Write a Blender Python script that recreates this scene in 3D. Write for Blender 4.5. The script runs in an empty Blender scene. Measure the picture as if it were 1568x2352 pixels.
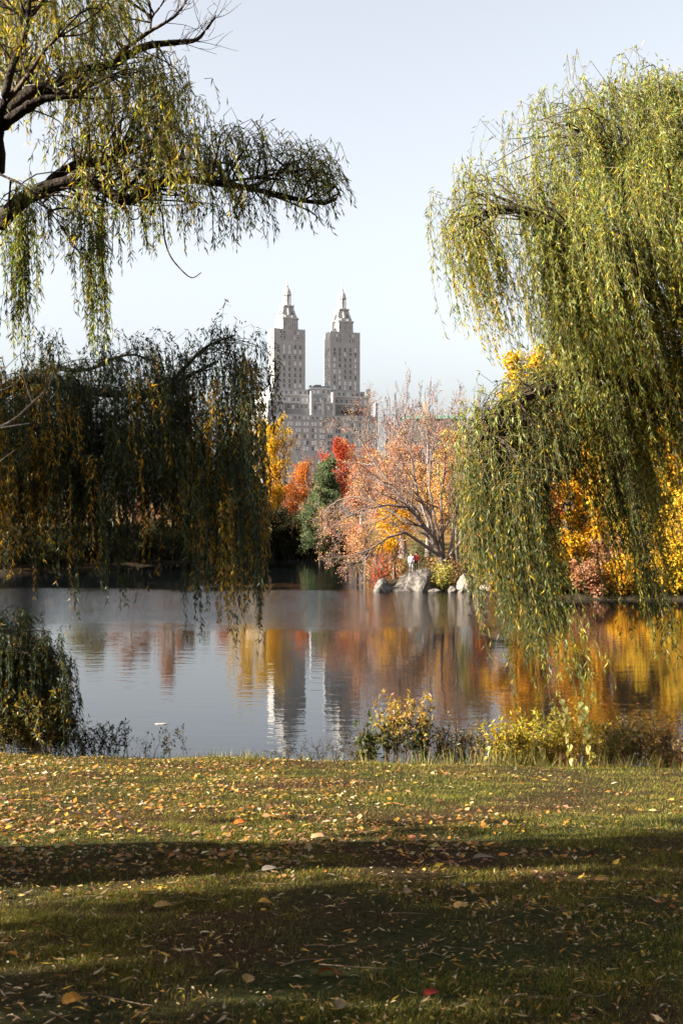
import bpy, bmesh, math, random
import numpy as np
from mathutils import Vector, noise as mnoise

random.seed(7)
RNG = np.random.default_rng(11)
SC = bpy.context.scene
COL = SC.collection

# ------------------------------------------------------------------ camera, sky, sun, exposure
FPX = 2613.0                      # focal length in pixels of a 1568 x 2352 frame
CZ = 7.0                          # eye height above the lake
cam_d = bpy.data.cameras.new('camera')
cam_d.sensor_fit = 'VERTICAL'
cam_d.sensor_height = 36.0
cam_d.sensor_width = 24.0
cam_d.lens = 40.0
cam_d.clip_start = 0.1
cam_d.clip_end = 6000
cam_d.dof.use_dof = True
cam_d.dof.focus_distance = 22.0
cam_d.dof.aperture_fstop = 8.0
cam = bpy.data.objects.new('camera', cam_d)
cam.location = (0, 0, CZ)
cam.rotation_euler = (math.radians(90), 0, 0)
COL.objects.link(cam)
SC.camera = cam

SUN_ELEV = 27.0
SUN_BACK = 17.0                    # degrees that the sun stands behind the picture plane, on the left
w = bpy.data.worlds.new('World')
SC.world = w
w.use_nodes = True
nt = w.node_tree
bg = nt.nodes['Background']
sky = nt.nodes.new('ShaderNodeTexSky')
sky.sky_type = 'NISHITA'
sky.sun_disc = False
sky.sun_elevation = math.radians(SUN_ELEV)
sky.sun_rotation = math.radians(270 - SUN_BACK)
sky.altitude = 20
sky.air_density = 1.0
sky.dust_density = 4.0
sky.ozone_density = 1.5
hs = nt.nodes.new('ShaderNodeHueSaturation')
hs.inputs['Saturation'].default_value = 0.32
nt.links.new(sky.outputs[0], hs.inputs['Color'])
nt.links.new(hs.outputs[0], bg.inputs['Color'])
bg.inputs['Strength'].default_value = 0.0515

sd = bpy.data.lights.new('sun', 'SUN')
sd.energy = 4.7
sd.angle = math.radians(0.53)
sd.color = (1.0, 0.89, 0.73)
sun = bpy.data.objects.new('sun', sd)
se, sb = math.radians(SUN_ELEV), math.radians(SUN_BACK)
SUNV = Vector((-math.cos(sb) * math.cos(se), -math.sin(sb) * math.cos(se), math.sin(se)))
sun.rotation_euler = SUNV.to_track_quat('Z', 'Y').to_euler()
sun.location = SUNV * 60
COL.objects.link(sun)

vs = SC.view_settings
vs.view_transform = 'Standard'
vs.look = 'None'
vs.exposure = 2.7
vs.gamma = 1.0
SC.cycles.max_bounces = 6
SC.cycles.diffuse_bounces = 3
SC.cycles.glossy_bounces = 3
SC.cycles.transmission_bounces = 4
SC.cycles.transparent_max_bounces = 4
SC.cycles.caustics_reflective = False
SC.cycles.caustics_refractive = False
SC.cycles.sample_clamp_indirect = 4.0
SC.cycles.use_denoising = True
SC.cycles.use_adaptive_sampling = True
SC.cycles.adaptive_threshold = 0.015

# ------------------------------------------------------------------ helpers
def A(*v):
    return np.array(v, dtype=np.float64)

def P(px, py, Y):
    """point at depth Y seen at (px, py) of the 1568 x 2352 frame"""
    return A((px - 784.0) / FPX * Y, Y, CZ + (1176.0 - py) / FPX * Y)

def on_water(px, py):
    Y = CZ / ((py - 1176.0) / FPX)
    return ((px - 784.0) / FPX * Y, Y)

def norm(v):
    return v / (np.linalg.norm(v, axis=-1, keepdims=True) + 1e-9)

class MB:
    """collects quads / triangles, then becomes one mesh"""
    def __init__(s):
        s.v = []; s.q = []; s.t = []; s.cq = []; s.ct = []; s.n = 0
    def quads(s, verts, faces, col=None):
        verts = np.asarray(verts, float).reshape(-1, 3); faces = np.asarray(faces, int).reshape(-1, 4)
        s.v.append(verts); s.q.append(faces + s.n); s.n += len(verts)
        if col is None: col = np.ones((len(faces), 3)) * .5
        s.cq.append(np.broadcast_to(np.asarray(col, float), (len(faces), 3)))
    def tris(s, verts, faces, col=None):
        verts = np.asarray(verts, float).reshape(-1, 3); faces = np.asarray(faces, int).reshape(-1, 3)
        s.v.append(verts); s.t.append(faces + s.n); s.n += len(verts)
        if col is None: col = np.ones((len(faces), 3)) * .5
        s.ct.append(np.broadcast_to(np.asarray(col, float), (len(faces), 3)))
    def box(s, x0, x1, y0, y1, z0, z1, col=None):
        v = [(x, y, z) for z in (z0, z1) for y in (y0, y1) for x in (x0, x1)]
        s.quads(v, [(0, 2, 3, 1), (4, 5, 7, 6), (0, 1, 5, 4), (2, 6, 7, 3), (0, 4, 6, 2), (1, 3, 7, 5)], col)
    def prism(s, pts, z0, z1, top=1.0, col=None):
        """polygon pts (x,y) from z0 to z1, the top scaled about its centre"""
        pts = np.asarray(pts, float); n = len(pts); c = pts.mean(0)
        lo = np.c_[pts, np.full(n, z0)]; hi = np.c_[c + (pts - c) * top, np.full(n, z1)]
        cen = np.array([[c[0], c[1], z1], [c[0], c[1], z0]])
        i = np.arange(n); j = (i + 1) % n
        s.quads(np.r_[lo, hi], np.c_[i, j, j + n, i + n], col)
        s.tris(np.r_[hi, cen[:1]], np.c_[i, j, np.full(n, n)], col)
    def lathe(s, cx, cy, prof, seg=12, col=None):
        prof = np.asarray(prof, float); m = len(prof)
        a = np.arange(seg) / seg * 2 * np.pi
        v = np.stack([cx + prof[:, 0, None] * np.cos(a), cy + prof[:, 0, None] * np.sin(a), np.repeat(prof[:, 1, None], seg, 1)], -1)
        f = []
        for r in range(m - 1):
            for k in range(seg):
                f.append((r * seg + k, r * seg + (k + 1) % seg, (r + 1) * seg + (k + 1) % seg, (r + 1) * seg + k))
        s.quads(v.reshape(-1, 3), f, col)
    def tubes(s, pts, rad, sides=4, col=None):
        """pts (n,K,3), rad (n,K)"""
        pts = np.asarray(pts, float); n, K, _ = pts.shape
        rad = np.asarray(rad, float)
        t = norm(np.gradient(pts, axis=1))
        ref = np.where(np.abs(t[..., 2:3]) > .8, A(1, 0, 0), A(0, 0, 1))
        a = norm(np.cross(t, ref)); b = np.cross(t, a)
        ph = np.arange(sides) / sides * 2 * np.pi
        v = pts[:, :, None] + rad[:, :, None, None] * (a[:, :, None] * np.cos(ph)[None, None, :, None] + b[:, :, None] * np.sin(ph)[None, None, :, None])
        idx = np.arange(n * K * sides).reshape(n, K, sides)
        f = np.stack([idx[:, :-1], np.roll(idx, -1, 2)[:, :-1], np.roll(idx, -1, 2)[:, 1:], idx[:, 1:]], -1)
        if col is not None and np.ndim(col) == 2:
            col = np.repeat(col, (K - 1) * sides, 0)
        s.quads(v.reshape(-1, 3), f.reshape(-1, 4), col)
    def leaves(s, base, d, L, W, col, droop=0.25, rng=RNG):
        """one pointed quad per leaf"""
        n = len(base)
        if n == 0: return
        d = norm(d); r = rng.normal(size=(n, 3)); side = norm(np.cross(d, r))
        up = np.cross(side, d)
        L = np.broadcast_to(L, (n,))[:, None]; W = np.broadcast_to(W, (n,))[:, None]
        mid = base + d * L * .42
        tip = base + d * L - up * L * droop * rng.uniform(.2, 1, (n, 1))
        v = np.stack([base, mid + side * W * .5, tip, mid - side * W * .5], 1)
        f = np.arange(n * 4).reshape(n, 4)
        s.quads(v.reshape(-1, 3), f, col)
    def mesh(s, name, smooth=False):
        me = bpy.data.meshes.new(name)
        V = np.concatenate(s.v) if s.v else np.zeros((0, 3))
        q = np.concatenate(s.q) if s.q else np.zeros((0, 4), int)
        t = np.concatenate(s.t) if s.t else np.zeros((0, 3), int)
        me.vertices.add(len(V)); me.vertices.foreach_set('co', V.astype(np.float32).ravel())
        li = np.r_[q.ravel(), t.ravel()].astype(np.int32)
        tot = np.r_[np.full(len(q), 4), np.full(len(t), 3)].astype(np.int32)
        st = np.r_[0, np.cumsum(tot)[:-1]].astype(np.int32) if len(tot) else np.zeros(0, np.int32)
        me.loops.add(len(li)); me.loops.foreach_set('vertex_index', li)
        me.polygons.add(len(tot)); me.polygons.foreach_set('loop_start', st); me.polygons.foreach_set('loop_total', tot)
        me.update(calc_edges=True)
        c = np.concatenate((s.cq if s.cq else []) + (s.ct if s.ct else [])) if (s.cq or s.ct) else np.zeros((0, 3))
        at = me.attributes.new('tint', 'FLOAT_COLOR', 'FACE')
        at.data.foreach_set('color', np.c_[c, np.ones(len(c))].astype(np.float32).ravel())
        me.polygons.foreach_set('use_smooth', np.full(len(tot), bool(smooth)))
        return me
    def build(s, name, mat, parent=None, smooth=False, origin=None):
        me = s.mesh(name, smooth)
        me.materials.append(mat)
        o = bpy.data.objects.new(name, me)
        COL.objects.link(o)
        if parent is not None:
            o.parent = parent
            o.matrix_parent_inverse.identity()
            me.transform(parent.matrix_basis.inverted())
        return o

def tag(o, label=None, cat=None, group=None, kind=None):
    if label: o['label'] = label
    if cat: o['category'] = cat
    if group: o['group'] = group
    if kind: o['kind'] = kind
    return o

def thing(name, loc, label, cat, group=None):
    o = bpy.data.objects.new(name, None)
    o.empty_display_size = .3
    COL.objects.link(o)
    o.location = tuple(float(c) for c in loc)
    bpy.context.view_layer.update() if False else None
    from mathutils import Matrix
    o.matrix_basis = Matrix.Translation(o.location)
    return tag(o, label, cat, group)

def spline(ctrl, n):
    """Catmull-Rom through control points -> n samples"""
    c = np.asarray(ctrl, float)
    c = np.r_[[2 * c[0] - c[1]], c, [2 * c[-1] - c[-2]]]
    k = len(c) - 3
    out = []
    for u in np.linspace(0, k - 1e-6, n):
        i = int(u); f = u - i
        p0, p1, p2, p3 = c[i], c[i + 1], c[i + 2], c[i + 3]
        out.append(.5 * (2 * p1 + (p2 - p0) * f + (2 * p0 - 5 * p1 + 4 * p2 - p3) * f * f + (3 * p1 - p0 - 3 * p2 + p3) * f ** 3))
    return np.array(out)

def snoise(x, y, seed=0, oct=4, scale=1.0):
    """cheap value made of rotated sines, about -1..1"""
    r = np.random.default_rng(seed); out = 0; amp = 1; tot = 0
    f = 1.0 / scale
    for o in range(oct):
        for k in range(3):
            a = r.uniform(0, 6.28); ph = r.uniform(0, 6.28); g = f * r.uniform(.7, 1.4)
            out = out + amp * np.sin((x * math.cos(a) + y * math.sin(a)) * g * 6.28 + ph + 1.3 * np.sin((x * math.sin(a) - y * math.cos(a)) * g * 3.1 + ph))
            tot += amp
        f *= 2.1; amp *= .6
    return out / tot * 1.8

def jitter(col, n, amt=.25, rng=RNG):
    col = np.broadcast_to(np.asarray(col, float), (n, 3))
    v = np.exp(rng.normal(0, amt, (n, 1))) * np.exp(rng.normal(0, amt * .3, (n, 3)))
    return np.clip(col * v, 0, .9)

def pick(palette, weights, n, rng=RNG):
    p = np.asarray(palette, float); w_ = np.asarray(weights, float); w_ = w_ / w_.sum()
    return p[rng.choice(len(p), n, p=w_)]

# ------------------------------------------------------------------ materials
def new_mat(name):
    m = bpy.data.materials.new(name); m.use_nodes = True
    n = m.node_tree; b = n.nodes['Principled BSDF']
    return m, n, b

def nd(n, t, **kw):
    x = n.nodes.new(t)
    for k, v in kw.items(): setattr(x, k, v)
    return x

def leaf_mat(name, transl=.4, rough=.42, spec=.45, glow=(1.25, 1.05, .55), gain=.6):
    m, n, b = new_mat(name)
    at = nd(n, 'ShaderNodeAttribute', attribute_name='tint')
    a = nd(n, 'ShaderNodeMix', data_type='RGBA', blend_type='MULTIPLY'); a.inputs[0].default_value = 1.0
    n.links.new(at.outputs['Color'], a.inputs[6]); a.inputs[7].default_value = (gain, gain, gain, 1)
    n.links.new(a.outputs[2], b.inputs['Base Color'])
    b.inputs['Roughness'].default_value = rough
    b.inputs['Specular IOR Level'].default_value = spec
    tr = nd(n, 'ShaderNodeBsdfTranslucent')
    mul = nd(n, 'ShaderNodeMix', data_type='RGBA', blend_type='MULTIPLY')
    mul.inputs[0].default_value = 1.0
    n.links.new(a.outputs[2], mul.inputs[6]); mul.inputs[7].default_value = (*glow, 1)
    n.links.new(mul.outputs[2], tr.inputs['Color'])
    mx = nd(n, 'ShaderNodeMixShader'); mx.inputs[0].default_value = transl
    n.links.new(b.outputs[0], mx.inputs[1]); n.links.new(tr.outputs[0], mx.inputs[2])
    n.links.new(mx.outputs[0], n.nodes['Material Output'].inputs['Surface'])
    return m

def tint_mat(name, rough=.85, spec=.2, scale=8.0, var=.35, bump=.3, bscale=30.0, gain=1.0):
    """tint attribute broken up by noise, with bump"""
    m, n, b = new_mat(name)
    a = nd(n, 'ShaderNodeAttribute', attribute_name='tint')
    tc = nd(n, 'ShaderNodeTexCoord')
    no = nd(n, 'ShaderNodeTexNoise'); no.inputs['Scale'].default_value = scale; no.inputs['Detail'].default_value = 6
    n.links.new(tc.outputs['Object'], no.inputs['Vector'])
    mr = nd(n, 'ShaderNodeMapRange'); mr.inputs['From Min'].default_value = .3; mr.inputs['From Max'].default_value = .7
    mr.inputs['To Min'].default_value = (1 - var) * gain; mr.inputs['To Max'].default_value = (1 + var) * gain
    n.links.new(no.outputs[0], mr.inputs['Value'])
    vm = nd(n, 'ShaderNodeVectorMath', operation='SCALE')
    n.links.new(a.outputs['Color'], vm.inputs[0]); n.links.new(mr.outputs[0], vm.inputs['Scale'])
    n.links.new(vm.outputs[0], b.inputs['Base Color'])
    b.inputs['Roughness'].default_value = rough; b.inputs['Specular IOR Level'].default_value = spec
    if bump:
        n2 = nd(n, 'ShaderNodeTexNoise'); n2.inputs['Scale'].default_value = bscale; n2.inputs['Detail'].default_value = 5
        n.links.new(tc.outputs['Object'], n2.inputs['Vector'])
        bp = nd(n, 'ShaderNodeBump'); bp.inputs['Strength'].default_value = bump; bp.inputs['Distance'].default_value = .05
        n.links.new(n2.outputs[0], bp.inputs['Height']); n.links.new(bp.outputs[0], b.inputs['Normal'])
    return m

M_LEAF = leaf_mat('willow_leaf', .45, .42, .2, (1.3, 1.12, .5), .64)
M_FAR = leaf_mat('autumn_leaf', .38, .7, .06, (1.15, 1.0, .7), .62)
M_BARK = tint_mat('bark', .9, .05, 14, .45, .9, 22, .75)
M_STONE = tint_mat('limestone', .85, .25, .35, .12, 0)
M_ROCK = tint_mat('schist_rock', .85, .2, 2.2, .6, 1.0, 7, .75)
M_LITTER = leaf_mat('fallen_leaf', .2, .6, .12, (1.1, .9, .6), .47)
M_GRASS = leaf_mat('grass_blade', .3, .6, .08, (1.1, 1.1, .5), .6)
M_SKINCLOTH = tint_mat('cloth', .85, .2, 20, .1, 0, gain=.7)

def glass_mat(name='window_glass', col=(.012, .014, .018, 1), ior=1.5):
    m, n, b = new_mat(name)
    b.inputs['Base Color'].default_value = col
    b.inputs['Roughness'].default_value = .08
    b.inputs['IOR'].default_value = ior
    return m
M_GLASS = glass_mat()
M_GLASS2 = glass_mat('sky_pale_glass', (.55, .56, .58, 1), 1.6)  # reflected sky is put into the pale pane colour

def ground_mat():
    m, n, b = new_mat('lawn_soil')
    tc = nd(n, 'ShaderNodeTexCoord')
    def noise(scale, detail=6):
        x = nd(n, 'ShaderNodeTexNoise'); x.inputs['Scale'].default_value = scale; x.inputs['Detail'].default_value = detail
        n.links.new(tc.outputs['Object'], x.inputs['Vector']); return x
    n1, n2, n3 = noise(.55, 5), noise(28, 6), noise(140, 3)
    r1 = nd(n, 'ShaderNodeValToRGB')
    r1.color_ramp.elements[0].position = .38; r1.color_ramp.elements[0].color = (.027, .030, .011, 1)
    r1.color_ramp.elements[1].position = .62; r1.color_ramp.elements[1].color = (.037, .022, .013, 1)
    n.links.new(n1.outputs[0], r1.inputs[0])
    mr = nd(n, 'ShaderNodeMapRange'); mr.inputs['From Min'].default_value = .3; mr.inputs['From Max'].default_value = .7
    mr.inputs['To Min'].default_value = .5; mr.inputs['To Max'].default_value = 1.5
    n.links.new(n2.outputs[0], mr.inputs['Value'])
    vm = nd(n, 'ShaderNodeVectorMath', operation='SCALE')
    n.links.new(r1.outputs[0], vm.inputs[0]); n.links.new(mr.outputs[0], vm.inputs['Scale'])
    n.links.new(vm.outputs[0], b.inputs['Base Color'])
    b.inputs['Roughness'].default_value = .95; b.inputs['Specular IOR Level'].default_value = .02
    ad = nd(n, 'ShaderNodeMath', operation='ADD')
    n.links.new(n2.outputs[0], ad.inputs[0]); n.links.new(n3.outputs[0], ad.inputs[1])
    bp = nd(n, 'ShaderNodeBump'); bp.inputs['Strength'].default_value = .8; bp.inputs['Distance'].default_value = .03
    n.links.new(ad.outputs[0], bp.inputs['Height']); n.links.new(bp.outputs[0], b.inputs['Normal'])
    return m
M_SOIL = ground_mat()

def far_ground_mat():
    m, n, b = new_mat('leaf_strewn_shore')
    tc = nd(n, 'ShaderNodeTexCoord')
    x = nd(n, 'ShaderNodeTexNoise'); x.inputs['Scale'].default_value = .35; x.inputs['Detail'].default_value = 8
    n.links.new(tc.outputs['Object'], x.inputs['Vector'])
    r1 = nd(n, 'ShaderNodeValToRGB')
    e = r1.color_ramp.elements
    e[0].position = .35; e[0].color = (.04, .04, .016, 1)
    e[1].position = .65; e[1].color = (.16, .08, .03, 1)
    k = e.new(.5); k.color = (.08, .055, .025, 1)
    n.links.new(x.outputs[0], r1.inputs[0])
    sp = nd(n, 'ShaderNodeSeparateXYZ'); n.links.new(tc.outputs['Object'], sp.inputs[0])
    mz = nd(n, 'ShaderNodeMapRange'); mz.inputs['From Min'].default_value = .3; mz.inputs['From Max'].default_value = .7
    n.links.new(sp.outputs['Z'], mz.inputs['Value'])
    mx = nd(n, 'ShaderNodeMix', data_type='RGBA'); mx.inputs[6].default_value = (.022, .018, .013, 1)     # wet mud at the waterline
    n.links.new(mz.outputs[0], mx.inputs[0]); n.links.new(r1.outputs[0], mx.inputs[7]); n.links.new(mx.outputs[2], b.inputs['Base Color'])
    b.inputs['Roughness'].default_value = .95; b.inputs['Specular IOR Level'].default_value = 0.0
    return m
M_FARG = far_ground_mat()

def water_mat():
    m, n, b = new_mat('lake_water')
    b.inputs['Base Color'].default_value = (.0022, .003, .0036, 1)
    b.inputs['Roughness'].default_value = .012
    b.inputs['IOR'].default_value = 1.333
    tc = nd(n, 'ShaderNodeTexCoord')
    def wave(sx, sy, detail, rot=0.0):
        mp = nd(n, 'ShaderNodeMapping'); mp.inputs['Scale'].default_value = (sx, sy, 1); mp.inputs['Rotation'].default_value = (0, 0, rot)
        n.links.new(tc.outputs['Object'], mp.inputs['Vector'])
        x = nd(n, 'ShaderNodeTexNoise'); x.inputs['Scale'].default_value = 1.0; x.inputs['Detail'].default_value = detail
        x.inputs['Roughness'].default_value = .55
        n.links.new(mp.outputs[0], x.inputs['Vector']); return x
    w1 = wave(.45, 1.3, 2, .12); w2 = wave(1.6, 4.2, 2, -.1); w3 = wave(5, 9, 2, .3)
    # wind patch: rougher water across the middle of the lake
    sx = nd(n, 'ShaderNodeSeparateXYZ'); n.links.new(tc.outputs['Object'], sx.inputs[0])
    big = wave(.05, .09, 4)
    yj = nd(n, 'ShaderNodeMath', operation='MULTIPLY_ADD'); yj.inputs[1].default_value = 60.0
    n.links.new(big.outputs[0], yj.inputs[0]); n.links.new(sx.outputs['Y'], yj.inputs[2])
    lo = nd(n, 'ShaderNodeMapRange', interpolation_type='SMOOTHSTEP'); lo.inputs['From Min'].default_value = 90; lo.inputs['From Max'].default_value = 120
    hi = nd(n, 'ShaderNodeMapRange', interpolation_type='SMOOTHSTEP'); hi.inputs['From Min'].default_value = 124; hi.inputs['From Max'].default_value = 142
    hi.inputs['To Min'].default_value = 1; hi.inputs['To Max'].default_value = 0
    xr = nd(n, 'ShaderNodeMapRange', interpolation_type='SMOOTHSTEP'); xr.inputs['From Min'].default_value = 10; xr.inputs['From Max'].default_value = 15
    xr.inputs['To Min'].default_value = 1; xr.inputs['To Max'].default_value = 0
    n.links.new(yj.outputs[0], lo.inputs['Value']); n.links.new(yj.outputs[0], hi.inputs['Value']); n.links.new(sx.outputs['X'], xr.inputs['Value'])
    pm = nd(n, 'ShaderNodeMath', operation='MULTIPLY'); n.links.new(lo.outputs[0], pm.inputs[0]); n.links.new(hi.outputs[0], pm.inputs[1])
    pm2 = nd(n, 'ShaderNodeMath', operation='MULTIPLY'); n.links.new(pm.outputs[0], pm2.inputs[0]); n.links.new(xr.outputs[0], pm2.inputs[1])
    # heights in metres
    def sc(src, k):
        x = nd(n, 'ShaderNodeMath', operation='MULTIPLY'); n.links.new(src, x.inputs[0]); x.inputs[1].default_value = k; return x
    def add(a, c):
        x = nd(n, 'ShaderNodeMath', operation='ADD'); n.links.new(a, x.inputs[0]); n.links.new(c, x.inputs[1]); return x
    calm = add(sc(w1.outputs[0], .008).outputs[0], sc(w2.outputs[0], .0028).outputs[0])
    rough = add(sc(w2.outputs[0], .024).outputs[0], sc(w3.outputs[0], .022).outputs[0])
    rm = nd(n, 'ShaderNodeMath', operation='MULTIPLY'); n.links.new(rough.outputs[0], rm.inputs[0]); n.links.new(pm2.outputs[0], rm.inputs[1])
    h = add(calm.outputs[0], rm.outputs[0])
    bp = nd(n, 'ShaderNodeBump'); bp.inputs['Strength'].default_value = 1.0; bp.inputs['Distance'].default_value = 1.0
    n.links.new(h.outputs[0], bp.inputs['Height']); n.links.new(bp.outputs[0], b.inputs['Normal'])
    return m
M_WATER = water_mat()

# ------------------------------------------------------------------ the ground, the lake, the far shore
def lawn_z(x, y):
    yy = np.array([-80, -5, 0, 4.2, 10, 17, 17.8, 19, 21, 26, 30, 40])
    zz = np.array([6.6, 5.5, 5.3, 5.1, 4.262, 3.25, 3.08, 2.65, 1.75, .1, -1, -2.2])
    z = np.interp(y, yy, zz)
    z = z - .03 * np.clip(x, -30, 30) * np.clip((26 - y) / 12, 0, 1)
    fade = np.clip((y + 3) / 4, 0, 1)
    z = z + snoise(x, y, 3, 3, 5.0) * .03 * fade + snoise(x, y, 5, 2, .8) * .008
    return z

ys = np.r_[-80, -40, -20, -8, np.arange(-3, 3, .5), np.arange(3, 20, .09), np.arange(20, 42, .6)]
xs = np.r_[-80, -50, -30, -18, np.arange(-12, -7, .5), np.arange(-7, 7.01, .09), np.arange(7.5, 12, .5), 18, 30, 50, 80]
X, Yg = np.meshgrid(xs, ys)
g = MB()
idx = np.arange(X.size).reshape(X.shape)
g.quads(np.stack([X, Yg, lawn_z(X, Yg)], -1).reshape(-1, 3), np.stack([idx[:-1, :-1], idx[:-1, 1:], idx[1:, 1:], idx[1:, :-1]], -1).reshape(-1, 4))
lawn = g.build('lawn', M_SOIL, smooth=True)
tag(lawn, 'sloping park lawn of short grass strewn with fallen leaves', kind='structure')

SHORE = [on_water(*p) for p in [(-2600, 1345), (-900, 1330), (0, 1322), (250, 1308), (450, 1290), (600, 1280), (735, 1278), (770, 1290), (835, 1322), (852, 1344),
                                (905, 1350), (990, 1355), (1100, 1362), (1180, 1372), (1300, 1377), (1568, 1380), (2200, 1380), (4200, 1375)]]
S = np.array(SHORE)
def shore_dist(x, y):
    """signed distance to the far shoreline, positive on land"""
    best = np.full(x.shape, 1e9)
    for a, b_ in zip(S[:-1], S[1:]):
        ab = b_ - a; t = np.clip(((x - a[0]) * ab[0] + (y - a[1]) * ab[1]) / (ab @ ab), 0, 1)
        d = np.hypot(x - a[0] - t * ab[0], y - a[1] - t * ab[1])
        best = np.minimum(best, d)
    # inside test: polygon closed far behind
    poly = np.r_[S, [[4000, 5000], [-4000, 5000]]]
    ins = np.zeros(x.shape, bool)
    j = len(poly) - 1
    for i in range(len(poly)):
        xi, yi = poly[i]; xj, yj = poly[j]
        c = ((yi > y) != (yj > y)) & (x < (xj - xi) * (y - yi) / (yj - yi + 1e-12) + xi)
        ins ^= c; j = i
    return np.where(ins, best, -best)

def far_z(x, y):
    d = shore_dist(x, y)
    z = np.clip(d * .3, -2.5, .4) + np.clip(d, 0, 1e4) * .01
    return z + snoise(x, y, 9, 3, 9.0) * .25 * np.clip(d / 4, 0, 1)
def fz(x, y):
    return float(far_z(np.array([x]), np.array([y]))[0])

rows = np.geomspace(60, 1900, 130)
cols = np.r_[-1.1, np.linspace(-.8, .8, 150), 1.1]
Yf, Cf = np.meshgrid(rows, cols, indexing='ij'); Xf = Cf * Yf
g = MB(); idx = np.arange(Xf.size).reshape(Xf.shape)
g.quads(np.stack([Xf, Yf, far_z(Xf, Yf)], -1).reshape(-1, 3), np.stack([idx[:-1, :-1], idx[:-1, 1:], idx[1:, 1:], idx[1:, :-1]], -1).reshape(-1, 4))
fg = g.build('far_ground', M_FARG, smooth=True)
tag(fg, 'leaf strewn wooded ground beyond the lake', kind='structure')

g = MB()
g.quads([(-900, 18, 0), (900, 18, 0), (900, 700, 0), (-900, 700, 0)], [(0, 1, 2, 3)])
lake = g.build('lake_water', M_WATER)
tag(lake, 'calm lake reflecting sky, towers and autumn trees', kind='structure')

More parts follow.
